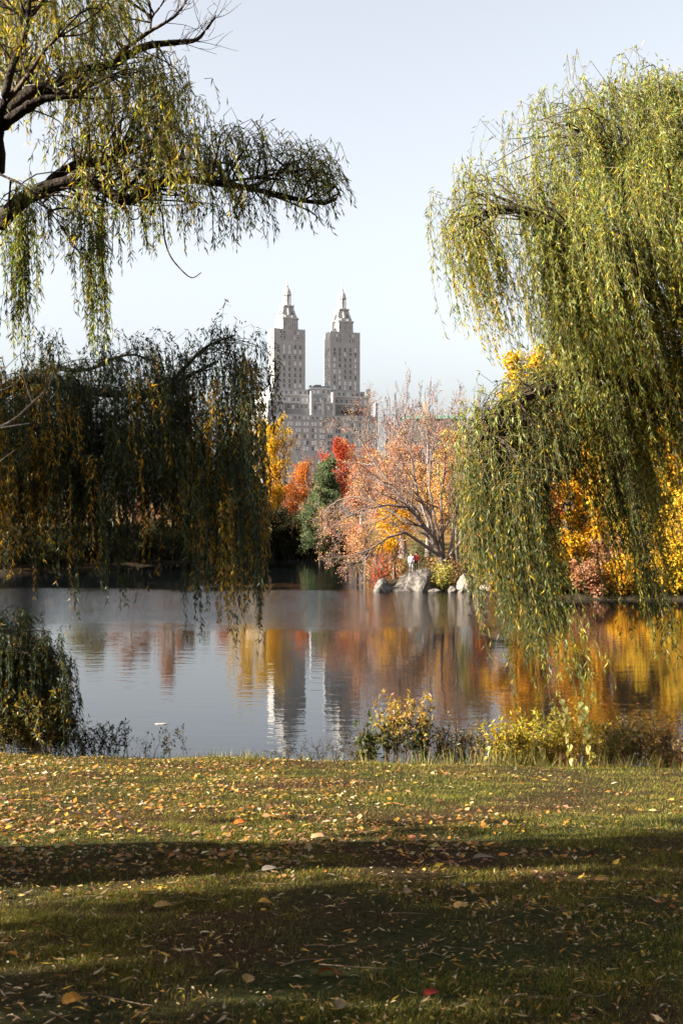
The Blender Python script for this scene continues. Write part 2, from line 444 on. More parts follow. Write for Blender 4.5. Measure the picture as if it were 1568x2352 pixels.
# ------------------------------------------------------------------ the twin-towered building
def building():
    th = math.radians(20.0)
    o = P(260 * .2222 + 557.5, 1176, 600.0)
    root = thing('twin_tower_building', (o[0], o[1], 6), 'tall stone apartment building with two spired towers beyond the trees', 'building')
    ux, uy = math.cos(th), math.sin(th)
    def tr(mb):
        for k, v in enumerate(mb.v):
            u, w_, z = v[:, 0] * 1.02, v[:, 1], v[:, 2]
            mb.v[k] = np.c_[o[0] + u * ux - w_ * uy, o[1] + u * uy + w_ * ux, z]
        return mb
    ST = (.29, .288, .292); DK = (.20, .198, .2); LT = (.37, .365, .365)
    def part(name, fn, mat=M_STONE, parent=root, **kw):
        mb = MB(); fn(mb); ob = tr(mb).build(name, mat, parent, **kw); return ob
    # lower block with setbacks
    def base(m):
        m.box(0, 61, 0, 45, 4, 59, ST)
    blk = part('lower_block', base)
    def corn(m):
        for z, p in ((55.6, .45), (58.6, .6), (51.0, .3)):
            m.box(-p, 61 + p, -p, 45 + p, z, z + .8, LT)
    part('cornice', corn, parent=blk)
    def terr(m):
        m.box(2.2, 9.6, 1.8, 40, 59.0, 65.2, ST)
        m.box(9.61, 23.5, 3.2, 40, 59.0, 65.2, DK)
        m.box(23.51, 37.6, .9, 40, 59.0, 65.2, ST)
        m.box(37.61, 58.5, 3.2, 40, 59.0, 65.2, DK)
        m.box(3.2, 24.2, 4.2, 38, 65.2, 69.4, ST)
        m.box(24.21, 36.8, 2.4, 38, 65.2, 70.4, ST)
        m.box(36.81, 57.6, 4.2, 38, 65.2, 69.4, ST)
        m.box(4.0, 23.4, 4.9, 30, 69.4, 72.9, ST)
        m.box(24.6, 36.2, 4.6, 34, 70.4, 73.4, ST)
        m.box(36.3, 55.4, 4.9, 30, 69.4, 72.9, ST)
        for x0, x1, y, z in ((2.2, 9.6, 1.8, 65.2), (9.61, 23.5, 3.2, 65.2), (23.51, 37.6, .9, 65.2), (37.61, 58.5, 3.2, 65.2), (3.2, 24.2, 4.2, 69.4), (36.81, 57.6, 4.2, 69.4), (24.6, 36.2, 4.6, 73.4)):
            m.box(x0 - .25, x1 + .25, y - .3, y + .4, z - .1, z + .75, LT)
        # piers and dormers on the terraces
        for x in (24.2, 36.2, 30.3):
            m.box(x - .7, x + .7, .4, 2.2, 59, 71.5 if x != 30.3 else 67, LT)
        for x in (25.5, 27.5, 32.8, 35.0):
            m.box(x - .5, x + .5, 6, 8, 73.4, 75.4, DK)
        m.prism([(28, 8), (33, 8), (33, 12), (28, 12)], 73.4, 76.2, .6, DK)
        m.box(56.6, 58.4, 4, 6, 69.4, 74.4, LT); m.box(59.5, 61.2, 0, 2, 59, 66.5, LT); m.box(0, 1.8, 0, 2, 59, 66, LT)
    part('terrace', terr)
    aw = part('awning', lambda m: m.box(41.5, 52.5, 1.2, 3.19, 61.0, 61.8, (.03, .035, .035)))
    # windows: two meshes shared by every copy
    wm = {}
    def win_mesh(wd, ht):
        bl = random.random() < (.62 if ht == 1.9 and wd > 1 else .3); k = (wd, ht, bl)
        if k not in wm:
            m = MB(); m.box(-wd / 2, wd / 2, -.06, .2, -ht / 2, ht / 2); me = m.mesh('window'); me.materials.append(M_GLASS2 if bl else M_GLASS)
            f = MB(); f.box(-wd / 2 - .18, wd / 2 + .18, -.28, .1, -ht / 2 - .28, -ht / 2, LT)
            f.box(-.06, .06, -.12, .1, -ht / 2, ht / 2, LT); f.box(-wd / 2, wd / 2, -.11, .1, -.05, .05, LT)
            mf = f.mesh('window_frame'); mf.materials.append(M_STONE)
            wm[k] = (me, mf)
        return wm[k]
    def window(parent, u, w_, z, wd, ht, side=False):
        me, mf = win_mesh(wd, ht)
        u = u * 1.02
        p = A(o[0] + u * ux - w_ * uy, o[1] + u * uy + w_ * ux, z)
        for nm, mm in (('window', me), ('frame', mf)):
            ob = bpy.data.objects.new(nm, mm); COL.objects.link(ob)
            if nm == 'window':
                ob.parent = parent
                ob.location = Vector(p) - Vector(parent_world(parent))
                ob.rotation_euler = (0, 0, th - (math.pi / 2 if side else 0)); wo = ob
            else:
                ob.parent = wo
    def parent_world(pr):
        v = Vector((0, 0, 0))
        while pr is not None:
            v += pr.location; pr = pr.parent
        return v
    # base windows, the rows that show above the trees
    for r, z in enumerate((53.9, 50.6, 47.4, 44.0, 40.8)):
        for k in range(13):
            u = 3.2 + k * 4.4
            for d in (-.75, .75):
                window(blk, u + d, 0, z if r else 54.0, 1.05, 1.9)
    for k in range(24):
        window(blk, 2.6 + k * 2.42, 0, 57.2, 1.0, 1.3)
    for (u0, u1, w_) in ((3, 9, 1.8), (11, 23, 3.2), (25, 37, .9), (39, 57, 3.2)):
        nwin = int((u1 - u0) / 2.3)
        for k in range(nwin):
            window(root, u0 + (k + .5) * (u1 - u0) / nwin, w_, 62.9 if w_ != 3.2 else 63.3, 1.0, 1.8)
    for (u0, u1, w_, z) in ((4, 24, 4.2, 67.2), (25, 36.5, 2.4, 67.6), (38, 57, 4.2, 67.2), (25, 36, 4.6, 71.9), (5, 23, 4.9, 71.0), (37, 55, 4.9, 71.0)):
        nwin = int((u1 - u0) / 2.5)
        for k in range(nwin):
            window(root, u0 + (k + .5) * (u1 - u0) / nwin, w_, z, .95, 1.5)
    for k in range(5):                                       # lit side
        for z in (53.9, 50.6, 47.4):
            window(blk, 0, 5 + k * 7, z, 1.1, 1.9, True)
    # the towers
    for u0, u1 in ((4.8, 22.1), (35.9, 53.0)):
        uc = (u0 + u1) / 2; w0, w1 = 5.6, 16.0; wc = (w0 + w1) / 2
        def shaft(m):
            m.box(u0, u1, w0, w1, 72.9, 105.2, ST)
        tw = part('tower', shaft)
        def trim(m):
            for z, p, h in ((73.0, .3, .7), (96.9, .22, .4), (98.0, .4, .6), (104.6, .3, .7)):
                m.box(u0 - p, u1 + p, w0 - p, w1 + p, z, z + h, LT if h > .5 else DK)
            for cu in (u0 + .8, u1 - .8):
                for cw in (w0 + .8, w1 - .8):
                    m.box(cu - 1.0, cu + 1.0, cw - 1.0, cw + 1.0, 98.7, 106.5, ST)
            for k in range(7):
                x = u0 + 3 + k * (u1 - u0 - 6) / 6
                m.box(x - .22, x + .22, w0 - .3, w0 + .2, 98.7, 104.6, LT)
            m.box(uc - 1.3, uc + 1.3, w0 - .7, w0 + .2, 98.7, 107.2, ST)
            m.prism([(uc - 1.6, w0 - .9), (uc + 1.6, w0 - .9), (uc + 1.6, w0 + .3), (uc - 1.6, w0 + .3)], 107.2, 108.4, .3, LT)
            # balcony with brackets
            m.box(uc - 1.7, uc + 1.7, w0 - 1.0, w0 + .1, 90.9, 91.5, LT); m.box(uc - .9, uc + .9, w0 - .5, w0 + .1, 91.5, 93.2, DK)
        part('trim', trim, parent=tw)
        def oct_(h, c):
            return [(uc - h + c, wc - h), (uc + h - c, wc - h), (uc + h, wc - h + c), (uc + h, wc + h - c), (uc + h - c, wc + h), (uc - h + c, wc + h), (uc - h, wc + h - c), (uc - h, wc - h + c)]
        def tier(m):
            m.prism(oct_(5.15, 1.5), 105.2, 111.3, .985, ST)
            m.prism(oct_(5.45, 1.5), 110.6, 111.4, 1, LT)
            for k in range(7):
                x = uc - 3.4 + k * 6.8 / 6
                m.box(x - .25, x + .25, wc - 5.37, wc - 4.9, 105.2, 110.6, LT)
            for k in range(6):
                y = wc - 3.3 + k * 6.6 / 5
                m.box(uc - 5.37, uc - 4.9, y - .28, y + .28, 105.2, 110.6, LT)
            for a in range(8):
                an = a * math.pi / 4 + math.pi / 8
                m.box(uc + 4.9 * math.cos(an) - .4, uc + 4.9 * math.cos(an) + .4, wc + 4.9 * math.sin(an) - .4, wc + 4.9 * math.sin(an) + .4, 111.3, 112.6, LT)
        ti = part('upper_tier', tier)
        def crown(m):
            m.prism(oct_(4.6, 1.3), 111.4, 113.0, .95, ST)
            m.prism(oct_(3.2, .95), 113.0, 118.2, .9, ST)
            m.prism(oct_(3.4, .95), 117.6, 118.3, 1, LT)
            for a in range(8):                              # scrolled buttresses with urns
                an = a * math.pi / 4
                rr = 4.6 if a % 2 else 4.0
                c, s_ = math.cos(an), math.sin(an)
                prev = None
                for (r_, z0, z1) in ((rr, 113.0, 114.2), (rr - .5, 114.2, 115.4), (rr - .95, 115.4, 116.6), (rr - 1.3, 116.6, 117.6)):
                    m.box(uc + r_ * c - .55, uc + r_ * c + .55, wc + r_ * s_ - .55, wc + r_ * s_ + .55, z0, z1, LT)
                if a % 2:
                    m.lathe(uc + rr * .82 * c, wc + rr * .82 * s_, [(.05, 117.0), (.45, 117.0), (.3, 117.9), (.5, 118.5), (.15, 119.4), (.02, 120.0)], 8, LT)
                m.box(uc + 2.9 * c - .35, uc + 2.9 * c + .35, wc + 2.9 * s_ - .35, wc + 2.9 * s_ + .35, 113.2, 117, DK)
        part('crown', crown)
        def lant(m):
            m.lathe(uc, wc, [(2.6, 118.3), (2.6, 119.0), (1.55, 119.0), (1.55, 124.0), (2.35, 124.0), (2.45, 124.7), (2.2, 124.9), (2.15, 125.6), (1.85, 126.6), (1.3, 127.6), (.75, 128.3), (.7, 129.0), (.95, 129.2), (.35, 129.7), (.2, 131.5), (.04, 133.4)], 14, LT)
            for a in range(10):
                an = a / 10 * 2 * math.pi
                m.lathe(uc + 2.12 * math.cos(an), wc + 2.12 * math.sin(an), [(.3, 119.0), (.24, 119.4), (.22, 123.6), (.32, 124.0)], 6, LT)
        part('lantern', lant, smooth=False)
        # tower windows
        cu = [u0 + (u1 - u0) * f for f in (.155, .325, .5, .675, .845)]
        for z in (95.4, 93.0, 89.9, 86.7, 83.5, 80.3, 77.2, 74.6):
            for i, u in enumerate(cu):
                window(tw, u, w0, z, .95, 1.9 if z < 95 else 2.1)
            for wv in (7.3, 9.6, 11.9, 14.2):
                window(tw, u0, wv, z, .8, 1.7, True)
        for z in (103.2, 100.4):
            for k in range(6):
                u = u0 + 3.95 + k * (u1 - u0 - 6) / 6
                if abs(u - uc) > 1.2: window(tw, u, w0, z, .7, 1.5)
        for k in range(3):
            window(ti, uc - 3 + k * 3.0, wc - 5.13, 107.6, .8, 2.0)
    return root
building()

def low_building():
    o = P(930, 1176, 760.0)
    s = 760 / FPX
    r = thing('flat_roofed_building', (o[0], o[1], 8), 'distant low building with a green cornice behind the bare trees', 'building')
    z = lambda py: CZ + (1176 - py) * s
    m = MB(); m.box(o[0] + 0, o[0] + 128 * s, o[1], o[1] + 30, 6, z(962), (.09, .08, .078)); wl = m.build('wall', M_STONE, r)
    m = MB(); m.box(o[0] - .8, o[0] + 128.5 * s, o[1] - .8, o[1] + 31, z(962), z(954), (.10, .24, .2)); m.build('cornice', M_STONE, r)
    m = MB(); m.box(o[0] + 40 * s, o[0] + 62 * s, o[1] + 4, o[1] + 14, z(954), z(944), (.16, .14, .14)); m.box(o[0] + 44 * s, o[0] + 52 * s, o[1] + 5, o[1] + 9, z(944), z(920), (.36, .2, .13)); m.build('chimney', M_STONE, r)
    for k in range(22):
        for j in range(3):
            m = MB(); x = o[0] + 3 + k * 1.62; zz = z(962) - 3 - j * 3.4
            m.box(x, x + .8, o[1] - .06, o[1] + .3, zz, zz + 1.7); m.build('window', M_GLASS, wl)
low_building()

# ------------------------------------------------------------------ branching
def grow(parents, r_par, n, ratio, ang, up=.1, wob=.12, K=5, t0=.25, droop=0.0, rmin=.01, rr=.55, rng=RNG, lenmin=0):
    """children of polylines: parents (m,K,3), r_par (m,K)"""
    m, k0, _ = parents.shape
    plen = np.linalg.norm(np.diff(parents, axis=1), axis=2).sum(1)
    t = t0 + (1 - t0) * (np.arange(n)[None] + rng.uniform(0, 1, (m, n))) / n
    t = np.clip(t, 0, .999)
    f = t * (k0 - 1); i = f.astype(int); f = (f - i)[..., None]
    mi = np.arange(m)[:, None]
    st = parents[mi, i] * (1 - f) + parents[mi, np.minimum(i + 1, k0 - 1)] * f
    tg = norm(parents[mi, np.minimum(i + 1, k0 - 1)] - parents[mi, i])
    pr = r_par[mi, i] * (1 - f[..., 0]) + r_par[mi, np.minimum(i + 1, k0 - 1)] * f[..., 0]
    st = st.reshape(-1, 3); tg = tg.reshape(-1, 3); pr = pr.reshape(-1); N = len(st)
    ax = norm(np.cross(tg, rng.normal(size=(N, 3))))
    an = np.radians(ang) * rng.uniform(.6, 1.3, (N, 1))
    d = norm(tg * np.cos(an) + ax * np.sin(an) + A(0, 0, up))
    L = (plen[:, None] * ratio * (1.15 - .6 * t) * rng.uniform(.6, 1.25, (m, n))).reshape(-1)
    L = np.maximum(L, lenmin)
    s = np.linspace(0, 1, K)
    bend = rng.normal(0, wob, (N, 1, 3)) * L[:, None, None]; bend2 = rng.normal(0, wob * .5, (N, 1, 3)) * L[:, None, None]
    pts = st[:, None] + d[:, None] * (L[:, None, None] * s[None, :, None]) + bend * (s ** 2)[None, :, None] + bend2 * np.sin(s * 6.28)[None, :, None] * .5
    pts[..., 2] -= droop * L[:, None] * s[None] ** 2
    r0 = np.maximum(pr * rr, rmin)
    rad = r0[:, None] * np.linspace(1, .35, K)[None]
    return pts, np.maximum(rad, rmin * .6)

def resample(pl, K):
    pl = np.asarray(pl, float)
    return spline(pl, K)

BARK = (.09, .07, .055)
def tree(name, base, H, W, label, group=None, leaf=None, nleaf=9000, lsize=.22, bark=BARK, stems=1, levels=None, trunk_frac=.9, lean=(0, 0), spread=.12,
         leaf_spread=.35, seed=1, twig_r=.02, crown_lo=.28, cat='tree', horizontal=1.0, mat=None, leaf_tubes=True, kinds=('trunk', 'branches', 'crown'), limbs=None, tr=None):
    """a tree of trunk(s), branches and leaf faces, fitted into height H and crown width W"""
    rng = np.random.default_rng(seed)
    base = np.asarray(base, float)
    root = thing(name, base, label, cat, group)
    K = 7
    if limbs is None:
        tl = []
        for s in range(stems):
            a = rng.uniform(0, 6.28); sp = spread * (1 if stems > 1 else .25)
            top = A(math.cos(a) * H * sp + lean[0] * H, math.sin(a) * H * sp + lean[1] * H, H * trunk_frac * rng.uniform(.85, 1.05))
            zs = np.linspace(0, 1, K)[:, None]
            pts = top * zs + rng.normal(0, .018 * H, (K, 3)) * zs * A(1, 1, .3) + (A(math.cos(a), math.sin(a), 0) * .25 * (s > 0)) * (1 - zs)
            tl.append(pts)
        tp = np.array(tl)
    else:
        tp = np.array([resample(l, K) for l in limbs]) - base
    tr0 = (tr if tr else H * .018) / math.sqrt(max(stems, 1)) if limbs is None else None
    if limbs is None:
        rad = np.repeat((tr0 * np.linspace(1.0, .25, K) * (1 + .5 * np.exp(-np.linspace(0, 1, K) * 18)))[None], len(tp), 0)
    else:
        rad = np.array([np.linspace(a_, b_, K) for a_, b_ in tr])
    if levels is None:
        levels = [dict(n=13, ratio=.5, ang=58, up=.25, t0=crown_lo), dict(n=6, ratio=.48, ang=45, up=.1), dict(n=5, ratio=.5, ang=42, up=.05)]
    if stems > 2: levels = [dict(n=6, ratio=.5, ang=50, up=.2, t0=crown_lo), dict(n=4, ratio=.48, ang=45, up=.1), dict(n=3, ratio=.5, ang=42, up=.05)]
    lev = [(tp, rad)]
    for L in levels:
        p_, r_ = grow(lev[-1][0], lev[-1][1], rmin=twig_r, rng=rng, **L)
        lev.append((p_, r_))
    if limbs is None:                                      # fit to size
        allp = np.concatenate([l[0].reshape(-1, 3) for l in lev])
        zmx = np.percentile(allp[:, 2], 99.7)
        cx, cy = np.median(allp[:, 0]), np.median(allp[:, 1])
        rx = np.percentile(np.hypot(allp[:, 0] - cx, allp[:, 1] - cy), 97)
        sx = (W / 2) / rx; sz = H / zmx
        for p_, r_ in lev:
            p_[..., 0] *= sx; p_[..., 1] *= sx; p_[..., 2] *= sz
    m = MB(); m.tubes(lev[0][0] + base, lev[0][1], 8, bark); m.build(kinds[0], M_BARK, root, smooth=True)
    m = MB()
    drawn = lev[1:] if (leaf is None or nleaf < 1600 or limbs is not None) else lev[1:-1]
    for k, (p_, r_) in enumerate(drawn):
        (m.tubes(p_ + base, r_, 5 if k == 0 else 3, jitter(bark, len(p_), .15, rng)) if k < 2 else m.tubes(p_[:, ::2] + base, r_[:, ::2], 3, jitter(bark, len(p_), .15, rng)))
    m.build(kinds[1], M_BARK, root, smooth=True)
    if leaf is not None and nleaf:
        pal, wts = leaf
        tw = np.concatenate([lev[-1][0], lev[-2][0]]) if len(lev) > 2 else lev[-1][0]
        ti = rng.integers(0, len(tw), nleaf); kk = rng.integers(1, tw.shape[1], nleaf)
        b = tw[ti, kk] + rng.normal(0, leaf_spread, (nleaf, 3)) * A(1, 1, .75) + base
        d = rng.normal(size=(nleaf, 3)) * A(horizontal, horizontal, .6) + A(0, 0, -.35)
        # colour by bough: each first-order branch keeps to a hue of its own
        bc = pick(pal, wts, len(tw), rng)
        # neighbours share: blend with a smooth field
        fld = snoise(b[:, 0], b[:, 2] + b[:, 1] * .5, seed, 2, max(W * .45, 1.0))
        pa = np.asarray(pal, float); order = np.clip(((fld + 1) / 2 * len(pa)).astype(int), 0, len(pa) - 1)
        c = np.where(rng.uniform(0, 1, (nleaf, 1)) < .55, pa[order], bc[ti])
        m = MB(); m.leaves(b, d, lsize * rng.uniform(.6, 1.4, nleaf), lsize * .75 * rng.uniform(.6, 1.3, nleaf), jitter(c, nleaf, .22, rng), .3, rng)
        cr = m.build(kinds[2], mat or M_FAR, root); cr['kind'] = 'stuff'
    return root

# ------------------------------------------------------------------ woods beyond the lake
GOLD = ([(.76, .38, .018), (.82, .47, .03), (.66, .28, .015), (.50, .33, .03)], [4, 3, 2, 1])
YELL = ([(.78, .52, .04), (.74, .42, .025), (.55, .42, .06)], [4, 3, 2])
ORAN = ([(.52, .17, .03), (.46, .10, .03), (.55, .26, .05)], [4, 3, 2])
REDD = ([(.45, .06, .03), (.50, .11, .04), (.36, .05, .04)], [4, 3, 2])
RUST = ([(.30, .13, .06), (.38, .19, .10), (.42, .24, .14)], [3, 3, 2])
PINK = ([(.54, .28, .20), (.56, .26, .14), (.58, .38, .14), (.48, .19, .14)], [4, 3, 3, 1])
PINE = ([(.08, .12, .055), (.12, .16, .08), (.16, .19, .10)], [3, 3, 2])
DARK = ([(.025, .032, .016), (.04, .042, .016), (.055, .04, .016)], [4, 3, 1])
OLIV = ([(.13, .14, .03), (.20, .17, .03), (.28, .2, .03)], [3, 2, 1])
YGRN = ([(.30, .30, .05), (.42, .34, .05), (.22, .24, .05)], [3, 2, 2])
GREY = (.20, .165, .15)
LV3 = lambda a=58, u=.25, n=12: [dict(n=n, ratio=.5, ang=a, up=u, t0=.22), dict(n=6, ratio=.5, ang=46, up=.1), dict(n=5, ratio=.5, ang=42, up=.05)]

def ft(name, px, py_top, wpx, Y, label, seed, pal=None, nleaf=9000, lsize=.2, **kw):
    """a tree whose crown centre stands at px, top at py_top, crown wpx wide, at distance Y"""
    s = Y / FPX
    x = (px - 784) * s
    z = fz(x, Y)
    H = CZ + (1176 - py_top) * s - z
    return tree(name, (x, Y, z - .15), H, wpx * s, label, leaf=pal, nleaf=nleaf, lsize=lsize, seed=seed, **kw)

BIG4 = [dict(n=10, ratio=.52, ang=50, up=.2, t0=.18), dict(n=6, ratio=.5, ang=45, up=.1), dict(n=5, ratio=.5, ang=42, up=.08), dict(n=4, ratio=.55, ang=40, up=.05)]
BARE4 = [dict(n=11, ratio=.6, ang=52, up=.3, t0=.22), dict(n=6, ratio=.52, ang=42, up=.25), dict(n=5, ratio=.5, ang=36, up=.2), dict(n=4, ratio=.55, ang=36, up=.15)]
# grey leafless trees in front of the building
G1 = 'leafless grey trees before the building'
for px, pt, wd, Y, sd_, lb in ((612, 985, 110, 300, 21, 'hazy grey leafless tree below the left edge of the tall building'),
                               (665, 1000, 130, 320, 22, 'hazy grey leafless tree in front of the middle of the tall building'),
                               (735, 1008, 110, 330, 23, 'hazy grey leafless tree just left of the red maple'),
                               (830, 960, 120, 280, 24, 'pinkish grey leafless tree before the right end of the tall building')):
    ft('bare_tree', px, pt, wd, Y, lb, sd_, None, levels=BARE4, bark=(.19, .16, .155), twig_r=.035, group=G1)
G2 = 'leafless trees against the sky'
for px, pt, wd, Y, sd_, lb in ((885, 900, 80, 170, 31, 'slim leafless tree right of the tall building'),
                               (925, 835, 105, 160, 32, 'tallest leafless tree, pale twigs against the sky'),
                               (985, 868, 110, 165, 33, 'leafless tree with fine twigs above the low distant building'),
                               (1045, 880, 130, 150, 34, 'spreading leafless tree beside the right willow'),
                               (1110, 900, 110, 140, 35, 'leafless tree half hidden by the right willow')):
    ft('bare_tree', px, pt, wd, Y, lb, sd_, None, 0, .14, levels=BARE4, bark=(.20, .165, .165), twig_r=.028, group=G2, spread=.1)

ft('yellow_tree', 606, 955, 105, 190, 'bright yellow tree at the end of the left willow, below the tall building', 41, YELL, 9000, .3, levels=LV3(50, .35))
ft('yellow_tree', 560, 935, 90, 205, 'yellow tree glowing through the strands of the left willow', 42, YELL, 7000, .3)
ft('yellow_tree', 628, 1060, 70, 182, 'small golden tree at the water beside the orange tree', 43, GOLD, 5000, .26)
ft('orange_tree', 676, 1062, 62, 186, 'small orange red tree between the yellow tree and the pine', 44, ORAN, 5000, .26, levels=LV3(42, .4))
ft('orange_tree', 700, 1050, 60, 225, 'rust orange tree behind the small orange red tree', 45, RUST, 4000, .28)
ft('red_maple', 768, 1008, 88, 205, 'scarlet maple rising behind the green pine', 46, REDD, 7000, .28)
ft('orange_tree', 820, 1010, 90, 215, 'orange tree right of the scarlet maple', 47, ORAN, 6000, .28)
ft('pine_tree', 748, 1050, 108, 172, 'rounded green pine on the far shore', 48, PINE, 16000, .24, levels=LV3(72, .05, 16), horizontal=1.6)
ft('pine_tree', 735, 1120, 100, 168, 'low green pine at the foot of the rounded pine', 49, PINE, 9000, .24, levels=LV3(75, 0, 14))
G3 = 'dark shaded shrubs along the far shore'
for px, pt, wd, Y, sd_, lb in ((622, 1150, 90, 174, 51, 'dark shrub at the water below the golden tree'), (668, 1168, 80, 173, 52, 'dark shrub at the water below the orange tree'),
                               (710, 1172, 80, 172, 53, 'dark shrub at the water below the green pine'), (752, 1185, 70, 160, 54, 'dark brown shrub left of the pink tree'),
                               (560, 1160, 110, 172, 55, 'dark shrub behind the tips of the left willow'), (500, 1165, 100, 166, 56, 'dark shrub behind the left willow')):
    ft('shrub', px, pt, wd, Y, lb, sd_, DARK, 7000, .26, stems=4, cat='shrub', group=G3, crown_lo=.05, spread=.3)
# left far shore, behind the left willow
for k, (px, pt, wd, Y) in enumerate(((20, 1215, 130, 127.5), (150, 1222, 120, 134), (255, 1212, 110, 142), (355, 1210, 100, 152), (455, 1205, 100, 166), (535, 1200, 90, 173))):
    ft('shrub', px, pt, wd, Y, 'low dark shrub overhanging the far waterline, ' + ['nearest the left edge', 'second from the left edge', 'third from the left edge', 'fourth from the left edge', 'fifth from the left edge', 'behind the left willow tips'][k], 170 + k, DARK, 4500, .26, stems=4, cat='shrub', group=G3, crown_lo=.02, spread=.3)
G4 = 'tall dark trees on the left shore'
for px, pt, wd, Y, sd_, lb in ((-330, 860, 260, 138, 61, 'dark dense tree outside the picture on the left shore'), (-130, 880, 230, 134, 62, 'dark dense tree at the left edge across the lake'),
                               (40, 850, 220, 138, 63, 'tall dark dense tree across the lake behind the left willow trunk side')):
    ft('dark_tree', px, pt, wd, Y, lb, sd_, DARK, 22000, .34, group=G4, crown_lo=.05)
for px, pt, wd, Y, sd_, lb, pal in ((395, 985, 130, 175, 64, 'brown leafed tree across the lake behind the left willow', RUST), (300, 1050, 120, 165, 65, 'dark red brown low tree behind the left willow strands', RUST),
                               (200, 1060, 130, 158, 66, 'olive tree across the lake behind the left willow', OLIV), (505, 1075, 110, 182, 67, 'lit orange tree glowing low through the left willow', ORAN),
                               (440, 1070, 110, 178, 68, 'dull olive tree behind the left willow tips', OLIV)):
    ft('shore_tree', px, pt, wd, Y, lb, sd_, pal, 6500, .28, crown_lo=.08, group='trees behind the left willow')
for k, (px, pt, wd, Y) in enumerate(((-60, 1190, 160, 131), (90, 1200, 150, 130), (200, 1205, 130, 141), (310, 1200, 120, 150), (410, 1195, 110, 160))):
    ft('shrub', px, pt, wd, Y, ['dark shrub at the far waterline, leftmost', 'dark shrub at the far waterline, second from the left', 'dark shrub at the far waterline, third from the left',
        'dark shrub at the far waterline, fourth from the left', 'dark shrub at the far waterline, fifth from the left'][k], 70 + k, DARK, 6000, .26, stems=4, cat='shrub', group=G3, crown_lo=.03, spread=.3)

# far wood that closes the horizon
def far_wood():
    m = MB(); rng = np.random.default_rng(5)
    n = 16000
    Y = rng.uniform(380, 560, n); X = rng.uniform(-.42, .42, n) * Y
    top = 13 + 5 * snoise(X, Y, 17, 3, 60)
    Z = rng.uniform(0, 1, n) ** .6 * top + 4
    c = pick([(.16, .13, .12), (.22, .15, .10), (.25, .16, .06), (.12, .11, .09)], [4, 3, 1, 2], n, rng)
    m.leaves(np.c_[X, Y, Z], rng.normal(size=(n, 3)), 1.3, .8, jitter(c, n, .2, rng), .3, rng)
    o = m.build('distant_woods', M_FAR); tag(o, 'hazy brown woods along the park edge below the tall building', 'woods', kind='stuff')
far_wood()
def undergrowth(name, p0, p1, n, d0, d1, h, pal, label, seed, size):
    rng = np.random.default_rng(seed); m = MB()
    a = np.array(p0); b_ = np.array(p1)
    t = rng.uniform(0, 1, n); d = rng.uniform(d0, d1, n)
    X = a[0] + (b_[0] - a[0]) * t; Y = a[1] + (b_[1] - a[1]) * t + d
    top = h * (.65 + .45 * snoise(X, Y * .5, seed, 3, 9.0))
    Z = far_z(X, Y) + rng.uniform(0, 1, n) ** .8 * np.maximum(top, .3)
    m.leaves(np.c_[X, Y, Z], rng.normal(size=(n, 3)), size, size * .7, jitter(pick(pal[0], pal[1], n, rng), n, .25, rng), .3, rng)
    o = m.build(name, M_FAR); tag(o, label, 'undergrowth', kind='stuff')
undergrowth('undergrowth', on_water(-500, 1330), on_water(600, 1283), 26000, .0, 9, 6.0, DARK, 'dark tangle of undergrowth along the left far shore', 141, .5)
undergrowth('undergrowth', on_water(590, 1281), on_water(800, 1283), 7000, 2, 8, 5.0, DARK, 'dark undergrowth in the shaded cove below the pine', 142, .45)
undergrowth('undergrowth', on_water(1120, 1366), on_water(1800, 1381), 15000, .0, 9, 3.6, ([(.5, .28, .03), (.38, .17, .04), (.2, .13, .04), (.6, .42, .06), (.06, .05, .02)], [3, 3, 2, 2, 3]), 'golden and rust undergrowth along the right shore', 143, .34)
undergrowth('undergrowth', on_water(845, 1340), on_water(1110, 1362), 6000, 5, 11, 2.6, ([(.5, .3, .2), (.36, .2, .1), (.2, .16, .07), (.5, .36, .12), (.1, .07, .04)], [3, 3, 2, 2, 2]), 'tangle of dry brush behind the rocks on the peninsula', 144, .26)

